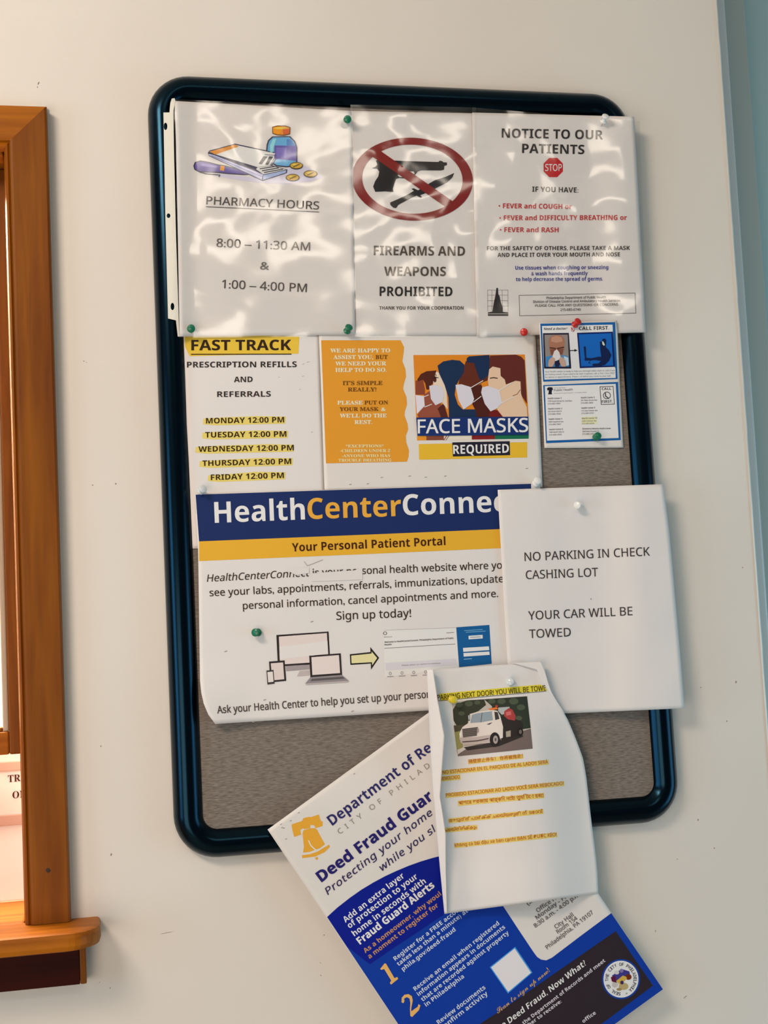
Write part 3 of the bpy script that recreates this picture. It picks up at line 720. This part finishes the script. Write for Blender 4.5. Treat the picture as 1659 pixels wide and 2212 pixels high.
s.text('FOR THE SAFETY OF OTHERS, PLEASE TAKE A MASK', (160, 1490), (1338, 1487), 33, '#2a2628', .03); s.text('AND PLACE IT OVER YOUR MOUTH AND NOSE', (247, 1545), (1256, 1540), 33, '#2a2628', .03)
for t, a, b, x1, y1 in (('Use tissues when coughing or sneezing', 393, 1650, 1160, 1645), ('& wash hands frequently', 525, 1698, 990, 1694), ('to help decrease the spread of germs.', 398, 1744, 1115, 1740)):
    s.text(t, (a, b), (x1, y1), 31, '#26348c', .03)
for x in (165, 200, 285, 332): s.line([(x, 1818), (x + 2, 1992)], 2.5, '#6a6260', 1)
for y in (1818, 1860, 1905, 1950): s.line([(165, y), (333, y)], 2.5, '#6a6260', 1)
s.poly([(238, 1800), (250, 1800), (253, 1850), (265, 1872), (272, 1912), (290, 1962), (290, 1998), (335, 2002), (335, 2030), (168, 2030), (168, 2002), (205, 1995), (215, 1930), (230, 1860)], '#1a1618', 2)
s.line([(168, 2014), (335, 2014)], 4, '#cfc8c2', 3)
s.line([(425, 1862), (1380, 1842), (1388, 2008), (430, 2030)], 4, '#4a4442', 1, 'box_outline', closed=True)
for t, a, b, x1, y1 in (('Philadelphia Department of Public Health', 650, 1893, 1140, 1886), ('Division of Disease Control and Ambulatory Health Services', 540, 1924, 1258, 1914), ('PLEASE CALL FOR ANY QUESTIONS OR CONCERNS', 558, 1956, 1240, 1946), ('215-685-6740', 765, 1990, 932, 1988)):
    s.text(t, (a, b), (x1, y1), 20, '#4a4442', .012)
s.finish()
s.grid('clear_cover', M_film, 0.0022, 0, [(1020, 232), (1024, 400), (1030, 729)], [(1382, 262), (1386, 400), (1397, 720)], lambda x, y: 0.0024 * noise.noise(Vector((x / 65, y / 80, 21))))

# ---- call first card --------------------------------------------------------
def hc(x, y): return 0.0136 + 0.0145 * smooth((840 - y) / 130)
s = Sheet('call_first_card', 'small blue bordered CALL FIRST card with two pictures above an address list', 'card', hc,
          [(1165, 697), (1169, 800), (1176, 968)], [(1333, 693), (1338, 800), (1347, 967)], M_card, 'notices pinned on the board', crop=(4.74, 1130, 670), seed=7, cell=6)
BL = '#135a9c'
s.poly([(175, 138), (942, 122), (968, 705), (205, 732)], BL, 1, 'blue_border'); s.poly([(193, 162), (915, 148), (945, 690), (218, 712)], '#dcdadf', 2, 'white_field')
s.text('Need a doctor?', (212, 204), (455, 199), 24, '#1e1c24', 0, 'bolditalic'); s.text('CALL FIRST.', (572, 205), (880, 198), 36, '#1e1c28', .02)
s.oval((510, 200), 20, 22, '#8c8894', 3, hole=(13, 15)); s.line([(492, 180), (508, 200), (520, 212)], 8, '#c8403c', 4)
s.poly([(203, 236), (468, 233), (493, 598), (215, 598)], '#1c1a30', 3); s.poly([(218, 252), (457, 250), (472, 578), (232, 580)], '#8d847e', 4)
s.poly([(232, 480), (290, 465), (440, 465), (465, 480), (472, 578), (232, 580)], '#3c86c4', 5); s.poly([(415, 470), (462, 485), (470, 560), (430, 575)], '#b8cce0', 6)
s.poly([(262, 330), (270, 285), (300, 262), (345, 254), (390, 260), (418, 285), (425, 330), (420, 400), (405, 450), (340, 480), (285, 455), (268, 400)], '#a4705a', 6)
s.poly([(290, 275), (345, 262), (395, 278), (405, 320), (340, 335), (285, 320)], '#b98a72', 7)
s.line([(278, 385), (330, 392)], 12, '#4c2820', 8); s.line([(352, 392), (415, 380)], 12, '#4c2820', 8); s.poly([(275, 400), (415, 395), (400, 455), (285, 460)], '#7c4a3c', 7)
s.poly([(318, 420), (345, 400), (370, 430), (385, 480), (360, 520), (310, 520), (298, 480)], '#dcd4d2', 9)
s.poly([(255, 560), (262, 510), (300, 475), (330, 500), (320, 545), (300, 580), (262, 580)], '#c09c8c', 10); s.poly([(440, 560), (430, 510), (395, 475), (368, 500), (375, 545), (395, 578), (436, 578)], '#c09c8c', 10)
s.poly([(325, 525), (372, 505), (385, 540), (365, 578), (328, 578)], '#1c1c3c', 10)
s.line([(478, 414), (540, 412)], 9, '#1a1820', 3); s.poly([(525, 398), (560, 411), (525, 426)], '#1a1820', 3)
s.poly([(552, 232), (918, 220), (942, 580), (580, 594)], '#0a1c5c', 3); s.poly([(568, 248), (903, 236), (922, 566), (594, 576)], '#1260b6', 4)
s.poly([(620, 372), (642, 372), (648, 488), (700, 492), (780, 475), (800, 478), (790, 400), (788, 345), (785, 325), (808, 318), (812, 295), (838, 290), (852, 308), (850, 345), (845, 375), (878, 410), (905, 460), (880, 520), (840, 560), (780, 575), (720, 572), (705, 560), (720, 548), (770, 545), (800, 520), (740, 512), (640, 518), (628, 512), (632, 490)], '#0c1c48', 5)
s.poly([(808, 318), (822, 322), (838, 355), (828, 365), (812, 350)], '#c8d4c0', 6)
s.line([(690, 515), (672, 540), (690, 545)], 6, '#0c1c48', 5)
s.poly([(215, 605), (945, 590), (948, 694), (218, 710)], '#e2dfe2', 3)
for i, t in enumerate(('Your health center is ready to help you through video visits or calls if you', 'are feeling unwell. If you need to be seen in person, call us first. CALL FIRST', 'for advice or appointments. Please call before you come to your visit.')):
    s.text(t, (224, 638 + i * 28), (940 if i < 2 else 900, 624 + i * 28), 15, '#4c4850', .01)
s.poly([(205, 768), (972, 735), (1000, 1330), (235, 1362)], BL, 1, 'blue_border'); s.poly([(222, 778), (948, 755), (978, 1308), (245, 1336)], '#dedce0', 2, 'white_field')
s.poly([(245, 800), (262, 788), (300, 790), (306, 815), (296, 820), (292, 848), (300, 862), (255, 862), (262, 840), (262, 820), (248, 822)], '#1c1a28', 3)
s.text('CITY OF PHILADELPHIA', (316, 803), (432, 798), 9, '#4c4850'); s.text('Public Health', (316, 830), (508, 822), 20, '#4c4850', .01); s.text('www.phila.gov/health  215-686-5000', (316, 856), (650, 846), 9, '#6c6870')
s.line([(787, 784), (922, 780), (934, 962), (800, 966)], 6, '#2a2830', 3, 'box_outline', closed=True); s.text('CALL', (806, 818), (902, 815), 24, '#2a2830', .02); s.text('FIRST.', (806, 950), (915, 946), 26, '#2a2830', .02)
s.oval((858, 873), 40, 38, '#3a3840', 3, hole=(33, 31)); s.line([(842, 850), (845, 880), (872, 900)], 11, '#4a4850', 3)
s.poly([(597, 1095), (752, 1088), (760, 1165), (600, 1168)], '#d9d8b0', 3, 'highlighter_mark')
rows = [('Health Center 2', '1700 South Broad St, 2nd floor', '215-685-1803'), ('Health Center 3', '555 South 43rd St', '215-685-7504'), ('Health Center 4', '4400 Haverford Ave', '215-685-7601'), ('Health Center 5', '1900 North 20th St', '215-685-2933')]
rows2 = [('Health Center 6', '301 West Girard Ave', '215-685-3803'), ('Health Center 9', '131 East Chelten Ave', '215-685-5701'), ('Health Center 10', '2230 Cottman Ave', '215-685-0639'), ('Strawberry Mansion Health Center', '2840 West Dauphin St', '215-685-2401')]
wds = [(142, 250, 128), (142, 138, 128), (138, 150, 124), (142, 152, 128)]; wd2 = [(140, 165, 125), (140, 165, 125), (155, 148, 125), (292, 170, 120)]
for j, (R_, Wd, X0) in enumerate(((rows, wds, 252), (rows2, wd2, 592))):
    for i in range(4):
        for k in range(3):
            y = 912 + i * 106 + k * 27 - j * 8; x = X0 + i * 5
            s.text(R_[i][k], (x, y), (x + Wd[i][k], y - 4), 14 if k else 16, '#55515a' if k else '#3c3840', .012 if k else .03)
s.finish()

# ---- deed fraud flyer ----------------------------------------------------------
def hd(x, y): return 0.0145 + 0.0120 * smooth((y - 1590) / 170) + 0.003 * smooth((y - 1900) / 300) + 0.0015 * math.sin((x + y) / 160)
TLp, TRp, BRp, BLp = (578, 1792), (995, 1489), (1432, 2137), (1012, 2441)
mid = lambda a, b, t: (a[0] + (b[0] - a[0]) * t, a[1] + (b[1] - a[1]) * t)
s = Sheet('deed_fraud_flyer', 'tilted blue and white deed fraud guard flyer with gold bell, hanging below the board', 'flyer', hd,
          [mid(TLp, BLp, t / 6) for t in range(7)], [mid(TRp, BRp, t / 6) for t in range(7)], M_card, 'notices pinned on the board', seed=8, cell=10)
LBLUE, DBLUE = '#0b3698', '#071a86'
A = (4.046, 570, 1530); Bc = (3.95, 680, 1840); Cc = (3.858, 1020, 1900)
def cv(cr, pts): return [(cr[1] + x / cr[0], cr[2] + y / cr[0]) for x, y in pts]
curve = [(706.5, 1981)] + cv(Bc, [(190, 478), (300, 392), (400, 322), (500, 262), (600, 208), (700, 162), (800, 120), (900, 84), (1000, 54), (1045, 42)]) + [(972, 1846), (1000, 1848), (1030, 1870), (1060, 1912)]
s.poly(curve + [(1084.8, 1954.4), (1120, 2008), (1152, 2056), (1160, 2067), (1169, 2073), (1180, 2074.5), (1192, 2069), (1250, 2025), (1320.5, 1972.5), BRp, BLp], LBLUE, 1, 'blue_field', True)
s.poly(curve[:-3] + [(960.5, 1965), (958, 1976), (900, 2015), (850, 2048), (799, 2083), (750, 2045)], DBLUE, 2, 'navy_field', True)
GO = '#dca036'
s.crop = A
s.poly([(242, 1015), (335, 985), (345, 960), (400, 948), (410, 952), (480, 928), (497, 985), (513, 990), (513, 1028), (470, 1043), (452, 1048), (440, 1022), (405, 1020), (405, 1045), (352, 1058), (345, 1048), (318, 1062), (325, 1104), (265, 1124), (250, 1070)], GO, 1, 'gold_bell')
s.poly([(338, 1095), (345, 1068), (402, 1048), (445, 1048), (465, 1062), (500, 1130), (533, 1188), (490, 1222), (400, 1255), (342, 1262), (350, 1210)], GO, 1, 'gold_bell')
s.poly([(333, 1284), (400, 1276), (470, 1252), (530, 1215), (570, 1192), (576, 1212), (530, 1258), (450, 1295), (335, 1310)], GO, 1, 'gold_bell')
s.poly([(445, 1310), (464, 1297), (476, 1312), (462, 1328)], GO, 1, 'gold_bell'); s.line([(392, 1158), (410, 1200), (452, 1238)], 9, '#f0e6d8', 2, 'gold_bell')
NV = '#26265c'
s.text('Department of Re', (600, 1027), (1478, 366), 92, '#2b2a62', .03); s.text('CITY OF PHILAD', (664, 1102), (1456, 511), 46, '#8a8480', -.005, space=1.9)
s.text('Deed Fraud Guar', (506, 1520), (1485, 790), 96, '#241f66', .045)
s.text('Protecting your home', (560, 1632), (1480, 925), 62, '#332e5a', .012, 'italic', 1.1); s.text('while you sl', (1035, 1423), (1510, 1068), 62, '#332e5a', .012, 'italic', 1.1)
s.crop = Bc
WT_ = '#dfe2ee'; GD = '#c08c58'
for t, a, b, cp, c, bo in (('Add an extra layer', (262, 606), (768, 215), 50, WT_, .03), ('of protection to your', (298, 655), (882, 222), 50, WT_, .03), ('home in seconds with', (340, 722), (952, 262), 50, WT_, .03), ('Fraud Guard Alerts', (388, 792), (1025, 298), 62, '#eceef4', .045),
                           ('As a homeowner, why woul', (432, 866), (1082, 368), 40, GD, .025), ('a moment to register for', (468, 914), (1058, 465), 40, GD, .025),
                           ('Register for a FREE accou', (688, 930), (1235, 506), 36, '#c4cdea', .02), ('takes less than a minute) at', (716, 976), (1310, 512), 36, '#c4cdea', .02), ('phila.gov/deed-fraud', (755, 1018), (1205, 672), 36, '#c4cdea', .02),
                           ('Receive an email when registered', (858, 1188), (1578, 618), 36, '#c4cdea', .02), ('information appears in documents', (888, 1232), (1628, 650), 36, '#c4cdea', .02), ('that are recorded against property', (922, 1278), (1660, 698), 36, '#c4cdea', .02), ('in Philadelphia', (952, 1322), (1278, 1072), 36, '#c4cdea', .02),
                           ('Review documents', (1058, 1474), (1460, 1166), 38, '#c4cdea', .02), ('confirm activity', (1088, 1520), (1480, 1216), 38, '#c4cdea', .02)):
    s.text(t, a, b, cp, c, bo)
GL = '#dcab62'
s.poly([(558, 1000), (595, 952), (608, 955), (680, 1078), (704, 1068), (712, 1084), (650, 1134), (640, 1118), (652, 1098), (592, 1000), (568, 1008)], GL, 3, 'numeral')
s.poly([(740, 1285), (742, 1245), (765, 1220), (800, 1214), (828, 1232), (836, 1270), (824, 1330), (822, 1362), (878, 1322), (884, 1300), (902, 1310), (888, 1352), (830, 1410), (815, 1400), (812, 1345), (815, 1290), (808, 1252), (785, 1240), (762, 1252), (765, 1275), (756, 1292)], GL, 3, 'numeral')
s.crop = Cc
s.poly([(146, 730), (358, 560), (502, 775), (298, 950)], '#3d8fd8', 2, 'white_square'); s.poly([(158, 732), (354, 574), (490, 776), (300, 936)], '#d9d6dc', 3, 'white_square')
s.text('Scan to sign up now!', (215, 1118), (650, 765), 40, '#c9a05c', 0, 'script', .95)
s.poly([(1196, 430), (1506, 884), (640, 1530), (60, 1530), (-60, 1290), (100, 1180), (300, 1050)], '#2c232a', 2, 'dark_panel')
s.text('e Deed Fraud, Now What?', (262, 1238), (958, 706), 48, '#e6e2e6', 0, 'bolditalic'); s.text('the Department of Records and meet', (430, 1210), (1112, 682), 30, '#cfcad2', .02); s.text('her to receive:', (478, 1222), (748, 1022), 30, '#cfcad2', .02); s.text('office', (928, 1196), (1034, 1118), 30, '#cfcad2', .02)
GT = '#5e5a5e'
for t, a, b, cp in (('(215) 686-2292', (465, 216), (800, -30), 34), ('Office Hours:', (548, 276), (800, 92), 34), ('Monday - Friday', (542, 334), (880, 86), 34), ('8:30 a.m. - 4:00 p.m.', (528, 402), (905, 128), 34), ('City Hall', (700, 412), (848, 302), 34), ('Room 154', (716, 452), (880, 330), 34), ('Philadelphia, PA 19107', (628, 582), (1012, 282), 34)):
    s.text(t, a, b, cp, GT, .015)
# city seal
sx, sy_ = 1240, 830
s.oval((sx, sy_), 160, 168, '#123a96', 3, 'city_seal'); s.oval((sx, sy_), 146, 154, '#e9ebee', 4, 'city_seal', n=40)
ringt = 'SEAL OF THE CITY OF PHILADELPHIA *'
for i, ch in enumerate(ringt):
    if ch == ' ': continue
    a = math.radians(90 - 12 + 342 * i / len(ringt) + 18); ca, sa = math.cos(a), math.sin(a)
    p = (sx + 105 * ca, sy_ + 110 * sa); tx, ty = -sa, ca
    s.text(ch, (p[0] - tx * 9, p[1] - ty * 9), (p[0] + tx * 9, p[1] + ty * 9), 27, '#4a4650', .02, name='city_seal', layer=5)
s.poly([(1165, 800), (1245, 745), (1310, 765), (1315, 790), (1225, 850), (1175, 830)], '#3c3684', 5, 'city_seal'); s.poly([(1200, 845), (1255, 800), (1300, 815), (1235, 880)], '#c8a648', 6, 'city_seal')
s.poly([(1155, 815), (1190, 800), (1205, 860), (1165, 850)], '#5c1038', 6, 'city_seal'); s.oval((1302, 812), 26, 24, '#6c2c10', 6, 'city_seal'); s.oval((1262, 890), 40, 30, '#b3a070', 5, 'city_seal')
s.oval((1190, 875), 24, 26, '#bdb6b0', 5, 'city_seal'); s.oval((1205, 775), 20, 16, '#c6c4c4', 6, 'city_seal'); s.oval((1248, 858), 14, 16, '#3a2c5c', 7, 'city_seal'); s.oval((1225, 915), 22, 12, '#9a8454', 6, 'city_seal')
s.oval((1245, 760), 16, 16, '#7c70a4', 7, 'city_seal')
for a in ((150, 1015), (160, 1045), (175, 1050), (235, 985), (305, 915), (195, 1145), (790, 575), (1320, 118)):
    p = (A[1] + a[0] / A[0], A[2] + a[1] / A[0]); s.line([(p[0] - 1.5, p[1]), (p[0] + 1.5, p[1] - 1)], 1.4, '#8b837c', 1, 'speck', True)
s.finish(0.35)

# ---- no parking sheet -------------------------------------------------------------
def hq(x, y): return 0.0200 + 0.0065 * smooth((x - 1290) / 100) + 0.003 * smooth((y - 1330) / 200) + 0.0012 * math.sin((x - 1075) / 42) * smooth((y - 1040) / 60)
s = Sheet('no_parking_sheet', 'plain white sheet reading no parking in check cashing lot, overhanging the right frame', 'notice', hq,
          [(1075, 1058), (1080, 1150), (1090, 1330), (1097, 1440), (1104, 1546)], [(1433, 1046), (1446, 1150), (1462, 1330), (1471.5, 1440), (1478.5, 1530)], M_paper, 'notices pinned on the board', crop=(3.687, 1050, 1020), seed=9, amp=0.0012, wl=70)
s.text('NO PARKING IN CHECK', (308, 708), (1305, 664), 68, '#3a3638', .004); s.text('CASHING LOT', (318, 852), (892, 829), 68, '#3a3638', .004)
s.text('YOUR CAR WILL BE', (338, 1176), (1166, 1139), 68, '#3a3638', .004); s.text('TOWED', (345, 1322), (676, 1307), 68, '#3a3638', .004)
s.oval((836, 1010), 5, 4, '#6a6468', 2, 'speck')
s.finish()

# ---- towing notice -------------------------------------------------------------------
LF = [(922, 1447), (927, 1560), (931, 1640), (937, 1724), (944, 1800), (951, 1882), (960, 1974)]
RS = [(1171, 1430), (1191, 1497), (1222, 1544), (1241, 1588), (1259, 1636), (1266, 1673), (1272, 1725), (1278, 1778), (1285.5, 1835), (1290.5, 1882), (1292.5, 1930)]
def interp(P, t):
    q = t * (len(P) - 1); i = min(int(q), len(P) - 2); return mid(P[i], P[i + 1], q - i)
def xleft(y):
    for a, b in zip(LF[:-1], LF[1:]):
        if y <= b[1]: return a[0] + (b[0] - a[0]) * (y - a[1]) / (b[1] - a[1])
    return LF[-1][0]
def xright(y):
    if y < RS[0][1]: return RS[0][0]
    for a, b in zip(RS[:-1], RS[1:]):
        if y <= b[1]: return a[0] + (b[0] - a[0]) * (y - a[1]) / (b[1] - a[1])
    return RS[-1][0]
def hw(x, y):
    u = (x - xleft(y)) / max(60, xright(y) - xleft(y)); u = max(0, min(1, u))
    k = smooth((y - 1470) / 160)
    v = 0.0330 + 0.0035 * (1 - smooth(u / 0.18)) + k * 0.0150 * smooth((u - 0.15) / 0.45) - k * 0.0200 * smooth((u - 0.66) / 0.36) + 0.004 * smooth((y - 1850) / 90) * (1 - u)
    return v
RSr = []
import bisect
ys_ = [1430, 1497, 1544, 1588, 1636, 1673, 1725, 1778, 1835, 1882, 1930]
left, right = [], []
for k in range(25):
    t = k / 24; yl = 1447 + (1974 - 1447) * t; yr = 1430 + 500 * t
    left.append((xleft(yl), yl)); right.append((xright(yr), yr))
s = Sheet('towing_notice', 'curling white towing notice with tow truck photo and orange highlighted lines, in front', 'notice', hw,
          left, right, M_paper, 'notices pinned on the board', crop=(3.8146, 900, 1410), seed=10, cell=6, amp=0.0006, wl=60)
fl_l = [(922, 1447), (927, 1560), (931, 1640), (937, 1724), (941, 1765), (944, 1803), (951, 1882), (960, 1974)]
fl_r = [(935.4, 1446), (946, 1515), (960.3, 1591), (950.3, 1722), (956.4, 1759), (963, 1803), (963, 1882), (965.5, 1974)]
fl_l = [(922, 1447), (925, 1515), (928.5, 1591), (937, 1722), (940.5, 1759), (944, 1803), (951, 1882), (960, 1974)]
def hfl(x, y): return 0.0012 + 0.00075 * max(0, x - xleft(y))
s.grid('folded_edge', M_paper, 0.0, 0.0002, fl_l, fl_r, hfl)
s.grid('folded_corner', M_paper, 0.0, 0.0002, [(1105, 1432), (1160, 1446), (1170, 1470), (1182, 1486), (1196, 1508), (1212, 1532)], [(1171, 1429.5), (1177, 1450), (1184, 1474), (1190.5, 1494), (1203, 1516), (1220, 1541)], lambda x, y: 0.0012 + 0.0009 * max(0, (x - 1100) * .06) )
OT = '#b8661a'; OH = '#f0c268'
s.poly([(185, 338), (500, 308), (1020, 262), (1055, 285), (1078, 312), (600, 352), (200, 395)], '#dccb3c', 1, 'highlighter_mark')
s.text('PARKING NEXT DOOR! YOU WILL BE TOWE', (172, 390), (1066, 310), 42, '#4c4410', .015, under=.12)
s.poly([(290, 401), (910, 358), (956, 790), (340, 853)], '#b8afa4', 1, 'tow_truck_photo')
P = lambda pts, c, l: s.poly(pts, c, l, 'tow_truck_photo')
P([(298, 470), (330, 420), (420, 392), (556, 384), (572, 430), (510, 480), (430, 520), (420, 590), (330, 600), (305, 560)], '#34372a', 2)
P([(556, 384), (910, 359), (940, 620), (700, 660), (640, 560), (620, 440)], '#2e352a', 2)
for a in ((350, 430, 30), (430, 420, 34), (500, 410, 26), (620, 400, 30), (700, 400, 34), (800, 400, 40), (860, 450, 36), (840, 540, 30), (370, 500, 26)):
    s.oval(a[:2], a[2], a[2] * .7, '#4a5240', 3, 'tow_truck_photo', n=9)
P([(305, 600), (420, 590), (420, 650), (315, 670)], '#4c4636', 2); P([(312, 655), (380, 640), (380, 800), (335, 830)], '#8f8a52', 3)
P([(338, 835), (400, 780), (640, 720), (940, 625), (956, 790), (340, 853)], '#6e605c', 3); P([(335, 800), (395, 775), (412, 790), (340, 838)], '#c8beb6', 4)
P([(385, 780), (520, 760), (700, 720), (860, 670), (880, 690), (680, 770), (420, 805)], '#2e2826', 4)
P([(700, 520), (860, 560), (876, 600), (866, 672), (700, 720)], '#2a2424', 5)
P([(672, 452), (765, 445), (772, 500), (700, 510), (672, 480)], '#a8aeb0', 5); P([(722, 482), (760, 455), (790, 470), (816, 520), (808, 560), (752, 548), (720, 520)], '#a43c3c', 6); P([(735, 490), (775, 480), (780, 510), (740, 520)], '#c46864', 7)
P([(735, 650), (775, 640), (775, 690), (738, 696)], '#a09888', 6); s.oval((852, 652), 26, 34, '#1c1818', 6, 'tow_truck_photo'); s.oval((855, 652), 12, 18, '#6a605c', 7, 'tow_truck_photo')
P([(437, 505), (500, 487), (620, 470), (665, 478), (688, 520), (712, 610), (710, 700), (620, 740), (385, 762), (352, 710), (358, 650), (378, 612), (428, 578)], '#d6cdc6', 6)
P([(455, 512), (500, 498), (620, 482), (628, 556), (540, 572), (442, 580)], '#8b98a2', 7); s.line([(540, 494), (530, 572)], 4, '#4a4846', 8, 'tow_truck_photo'); P([(640, 486), (668, 490), (682, 545), (648, 555)], '#3a3636', 7)
P([(415, 512), (440, 508), (440, 560), (425, 560)], '#3c3838', 7); P([(425, 517), (436, 514), (436, 552), (428, 554)], '#b8c0c4', 8)
P([(375, 628), (505, 612), (495, 685), (382, 700)], '#4e4844', 7)
for i in range(5): s.line([(378, 640 + i * 14), (500, 625 + i * 14)], 3, '#8c8480', 8, 'tow_truck_photo')
P([(352, 700), (480, 695), (612, 676), (604, 735), (390, 762), (362, 740)], '#b4a6a2', 8); s.line([(380, 735), (500, 726), (590, 708)], 9, '#4a3c3a', 9, 'tow_truck_photo')
s.oval((644, 716), 42, 60, '#1e1a1a', 9, 'tow_truck_photo'); s.oval((650, 716), 20, 34, '#a09690', 10, 'tow_truck_photo'); s.oval((650, 716), 8, 14, '#5a5250', 11, 'tow_truck_photo')
P([(575, 590), (625, 572), (600, 592)], '#2c2828', 8); P([(590, 462), (660, 448), (672, 465), (610, 474)], '#d8702c', 9); s.oval((658, 440), 12, 8, '#b0402c', 9, 'tow_truck_photo'); s.oval((362, 672), 10, 20, '#e6dcd4', 9, 'tow_truck_photo'); s.oval((505, 640), 8, 22, '#9c908a', 9, 'tow_truck_photo')
def hl(t, a, b, cp, dy=10):
    n = math.dist(a, b); u = ((b[0] - a[0]) / n, (b[1] - a[1]) / n); w = (u[1], -u[0]); e = cp * 1.45
    A0 = (a[0] - u[0] * 4 - w[0] * dy, a[1] - u[1] * 4 - w[1] * dy); B0 = (b[0] + u[0] * 5 - w[0] * dy, b[1] + u[1] * 5 - w[1] * dy)
    s.poly([A0, B0, (B0[0] + w[0] * e, B0[1] + w[1] * e), (A0[0] + w[0] * e, A0[1] + w[1] * e)], OH, 1, 'highlighter_mark')
    s.text(t, a, b, cp, OT, .012)
hl('\u9694\u58c1\u7981\u6b62\u505c\u8f66\uff01 \u4f60\u5c06\u88ab\u62d6\u8d70\uff01', (430, 910), (874, 862), 26)
hl('NO ESTACIONAR EN EL PARQUEO DE AL LADO!! SER\u00c1', (216, 1000), (1084, 912), 28); hl('REMOLCADO', (204, 1052), (356, 1036), 28)
hl('PROIBIDO ESTACIONAR AO LADO! VOC\u00ca SER\u00c1 REBOCADO!', (244, 1188), (1212, 1088), 28)
hl('\u09aa\u09be\u09b6\u09c7\u09b0 \u09a6\u09b0\u099c\u09be\u09df \u09aa\u09be\u09b0\u09cd\u0995\u09bf\u0982 \u09a8\u09c7\u0987! \u09a4\u09c1\u09ae\u09bf \u099f\u09cb \u09b9\u09ac\u09c7!', (346, 1253), (1046, 1188), 30)
hl('\u0d05\u0d1f\u0d41\u0d24\u0d4d\u0d24\u0d4d \u0d2a\u0d3e\u0d7c\u0d15\u0d4d\u0d15\u0d4d \u0d1a\u0d46\u0d2f\u0d4d\u0d2f\u0d30\u0d41\u0d24\u0d4d! \u0d28\u0d40 \u0d1f\u0d4b\u0d35\u0d4d', (268, 1396), (1040, 1318), 28); hl('\u0d1a\u0d46\u0d2f\u0d4d\u0d24\u0d3f\u0d30\u0d3f\u0d15\u0d4d\u0d15\u0d41\u0d02', (232, 1474), (496, 1448), 28)
hl('kh\u00f4ng c\u00f3 b\u00e3i \u0111\u1eadu xe b\u00ean c\u1ea1nh! B\u1ea0N S\u1ebc \u0110\u01af\u1ee2C K\u00c9O!', (316, 1600), (1154, 1510), 28)
s.finish()
tow = s

# ------------------------------------------------------------------ push pins
M_green = pin_plastic('green_pin_plastic', '#0c7050'); M_red = pin_plastic('red_pin_plastic', '#c4201c'); M_white = pin_plastic('white_pin_plastic', '#eef0ee')
M_clear = pin_plastic('clear_pin_plastic', '#d5dde0', 0.12); M_yel = pin_plastic('yellow_pin_plastic', '#e6cf2c')
LATHE = [(0.0, 0.0), (0.0042, 0.0), (0.0046, 0.0006), (0.0043, 0.0013), (0.0028, 0.0019), (0.0022, 0.0030), (0.0023, 0.0058), (0.0030, 0.0066), (0.0041, 0.0070), (0.0047, 0.0078), (0.0046, 0.0088), (0.0038, 0.0094), (0.0, 0.0096)]
def pin(px, py, h, mat, tx, tz, label, sc_=1.0):
    """tx, tz: lean of the axis to the right and upwards"""
    base = at(px, py, h + 0.0012)
    ax = Vector((tx, -1, tz)).normalized(); e1 = ax.cross(Vector((0, 0, 1))).normalized(); e2 = ax.cross(e1)
    root = thing('push_pin', base, label, 'push pin', 'push pins on the board')
    n = 16; V, F = [], []
    for r_, z in LATHE:
        for i in range(n):
            a = 2 * math.pi * i / n; V.append(base + ax * z * sc_ + (e1 * math.cos(a) + e2 * math.sin(a)) * r_ * sc_)
    for j in range(len(LATHE) - 1):
        for i in range(n):
            k = (i + 1) % n; F.append((j * n + i, j * n + k, (j + 1) * n + k, (j + 1) * n + i))
    mesh('pin_head', V, F, mat, root, True)
    V, F = [], []
    for z, r_ in ((0.0005, 0.0005), (-0.0065, 0.0004), (-0.0085, 0.00005)):
        for i in range(6):
            a = math.pi * i / 3; V.append(base + ax * z + (e1 * math.cos(a) + e2 * math.sin(a)) * r_)
    for j in range(2):
        for i in range(6):
            k = (i + 1) % 6; F.append((j * 6 + i, j * 6 + k, (j + 1) * 6 + k, (j + 1) * 6 + i))
    mesh('needle', V, F, M_steel, root, True)
pin(750, 258, 0.021, M_green, -.15, -.35, 'green push pin at the top seam between the pharmacy hours and weapons notices')
pin(413, 709, 0.0215, M_green, -.1, -.3, 'green push pin just above the F of the yellow FAST TRACK heading')
pin(749, 716, 0.020, M_green, .2, .45, 'green push pin above the orange text panel, at the bottom seam of two sleeves')
pin(558, 1366, 0.0185, M_green, -.65, 0, 'green push pin left of the computer drawing on the patient portal poster')
pin(1287, 945, 0.0140, M_green, -.05, .1, 'green push pin at the foot of the blue bordered CALL FIRST card')
pin(1132, 718, 0.0210, M_red, -.35, -.15, 'red push pin over the masked faces, left of the CALL FIRST card')
pin(1241, 702, 0.0285, M_red, .25, .35, 'red push pin at the top edge of the CALL FIRST card')
pin(1303, 263, 0.0260, M_white, .1, .6, 'white push pin at the top right corner of the patient notice')
pin(1157, 1044, 0.0185, M_white, .0, .3, 'white push pin at the right end of the navy heading band')
pin(1252, 1092, 0.0215, M_white, -.8, 0, 'white push pin near the top of the plain no parking sheet')
pin(1104, 1474, 0.0350, M_clear, -.45, .15, 'pale clear push pin at the top of the towing notice')
pin(975, 1511, 0.0355, M_yel, .1, .0, 'yellow push pin at the upper left of the tow truck photo', 0.95)
pin(433, 1061, 0.0185, M_clear, .3, .2, 'pale clear push pin at the upper left corner of the patient portal poster')
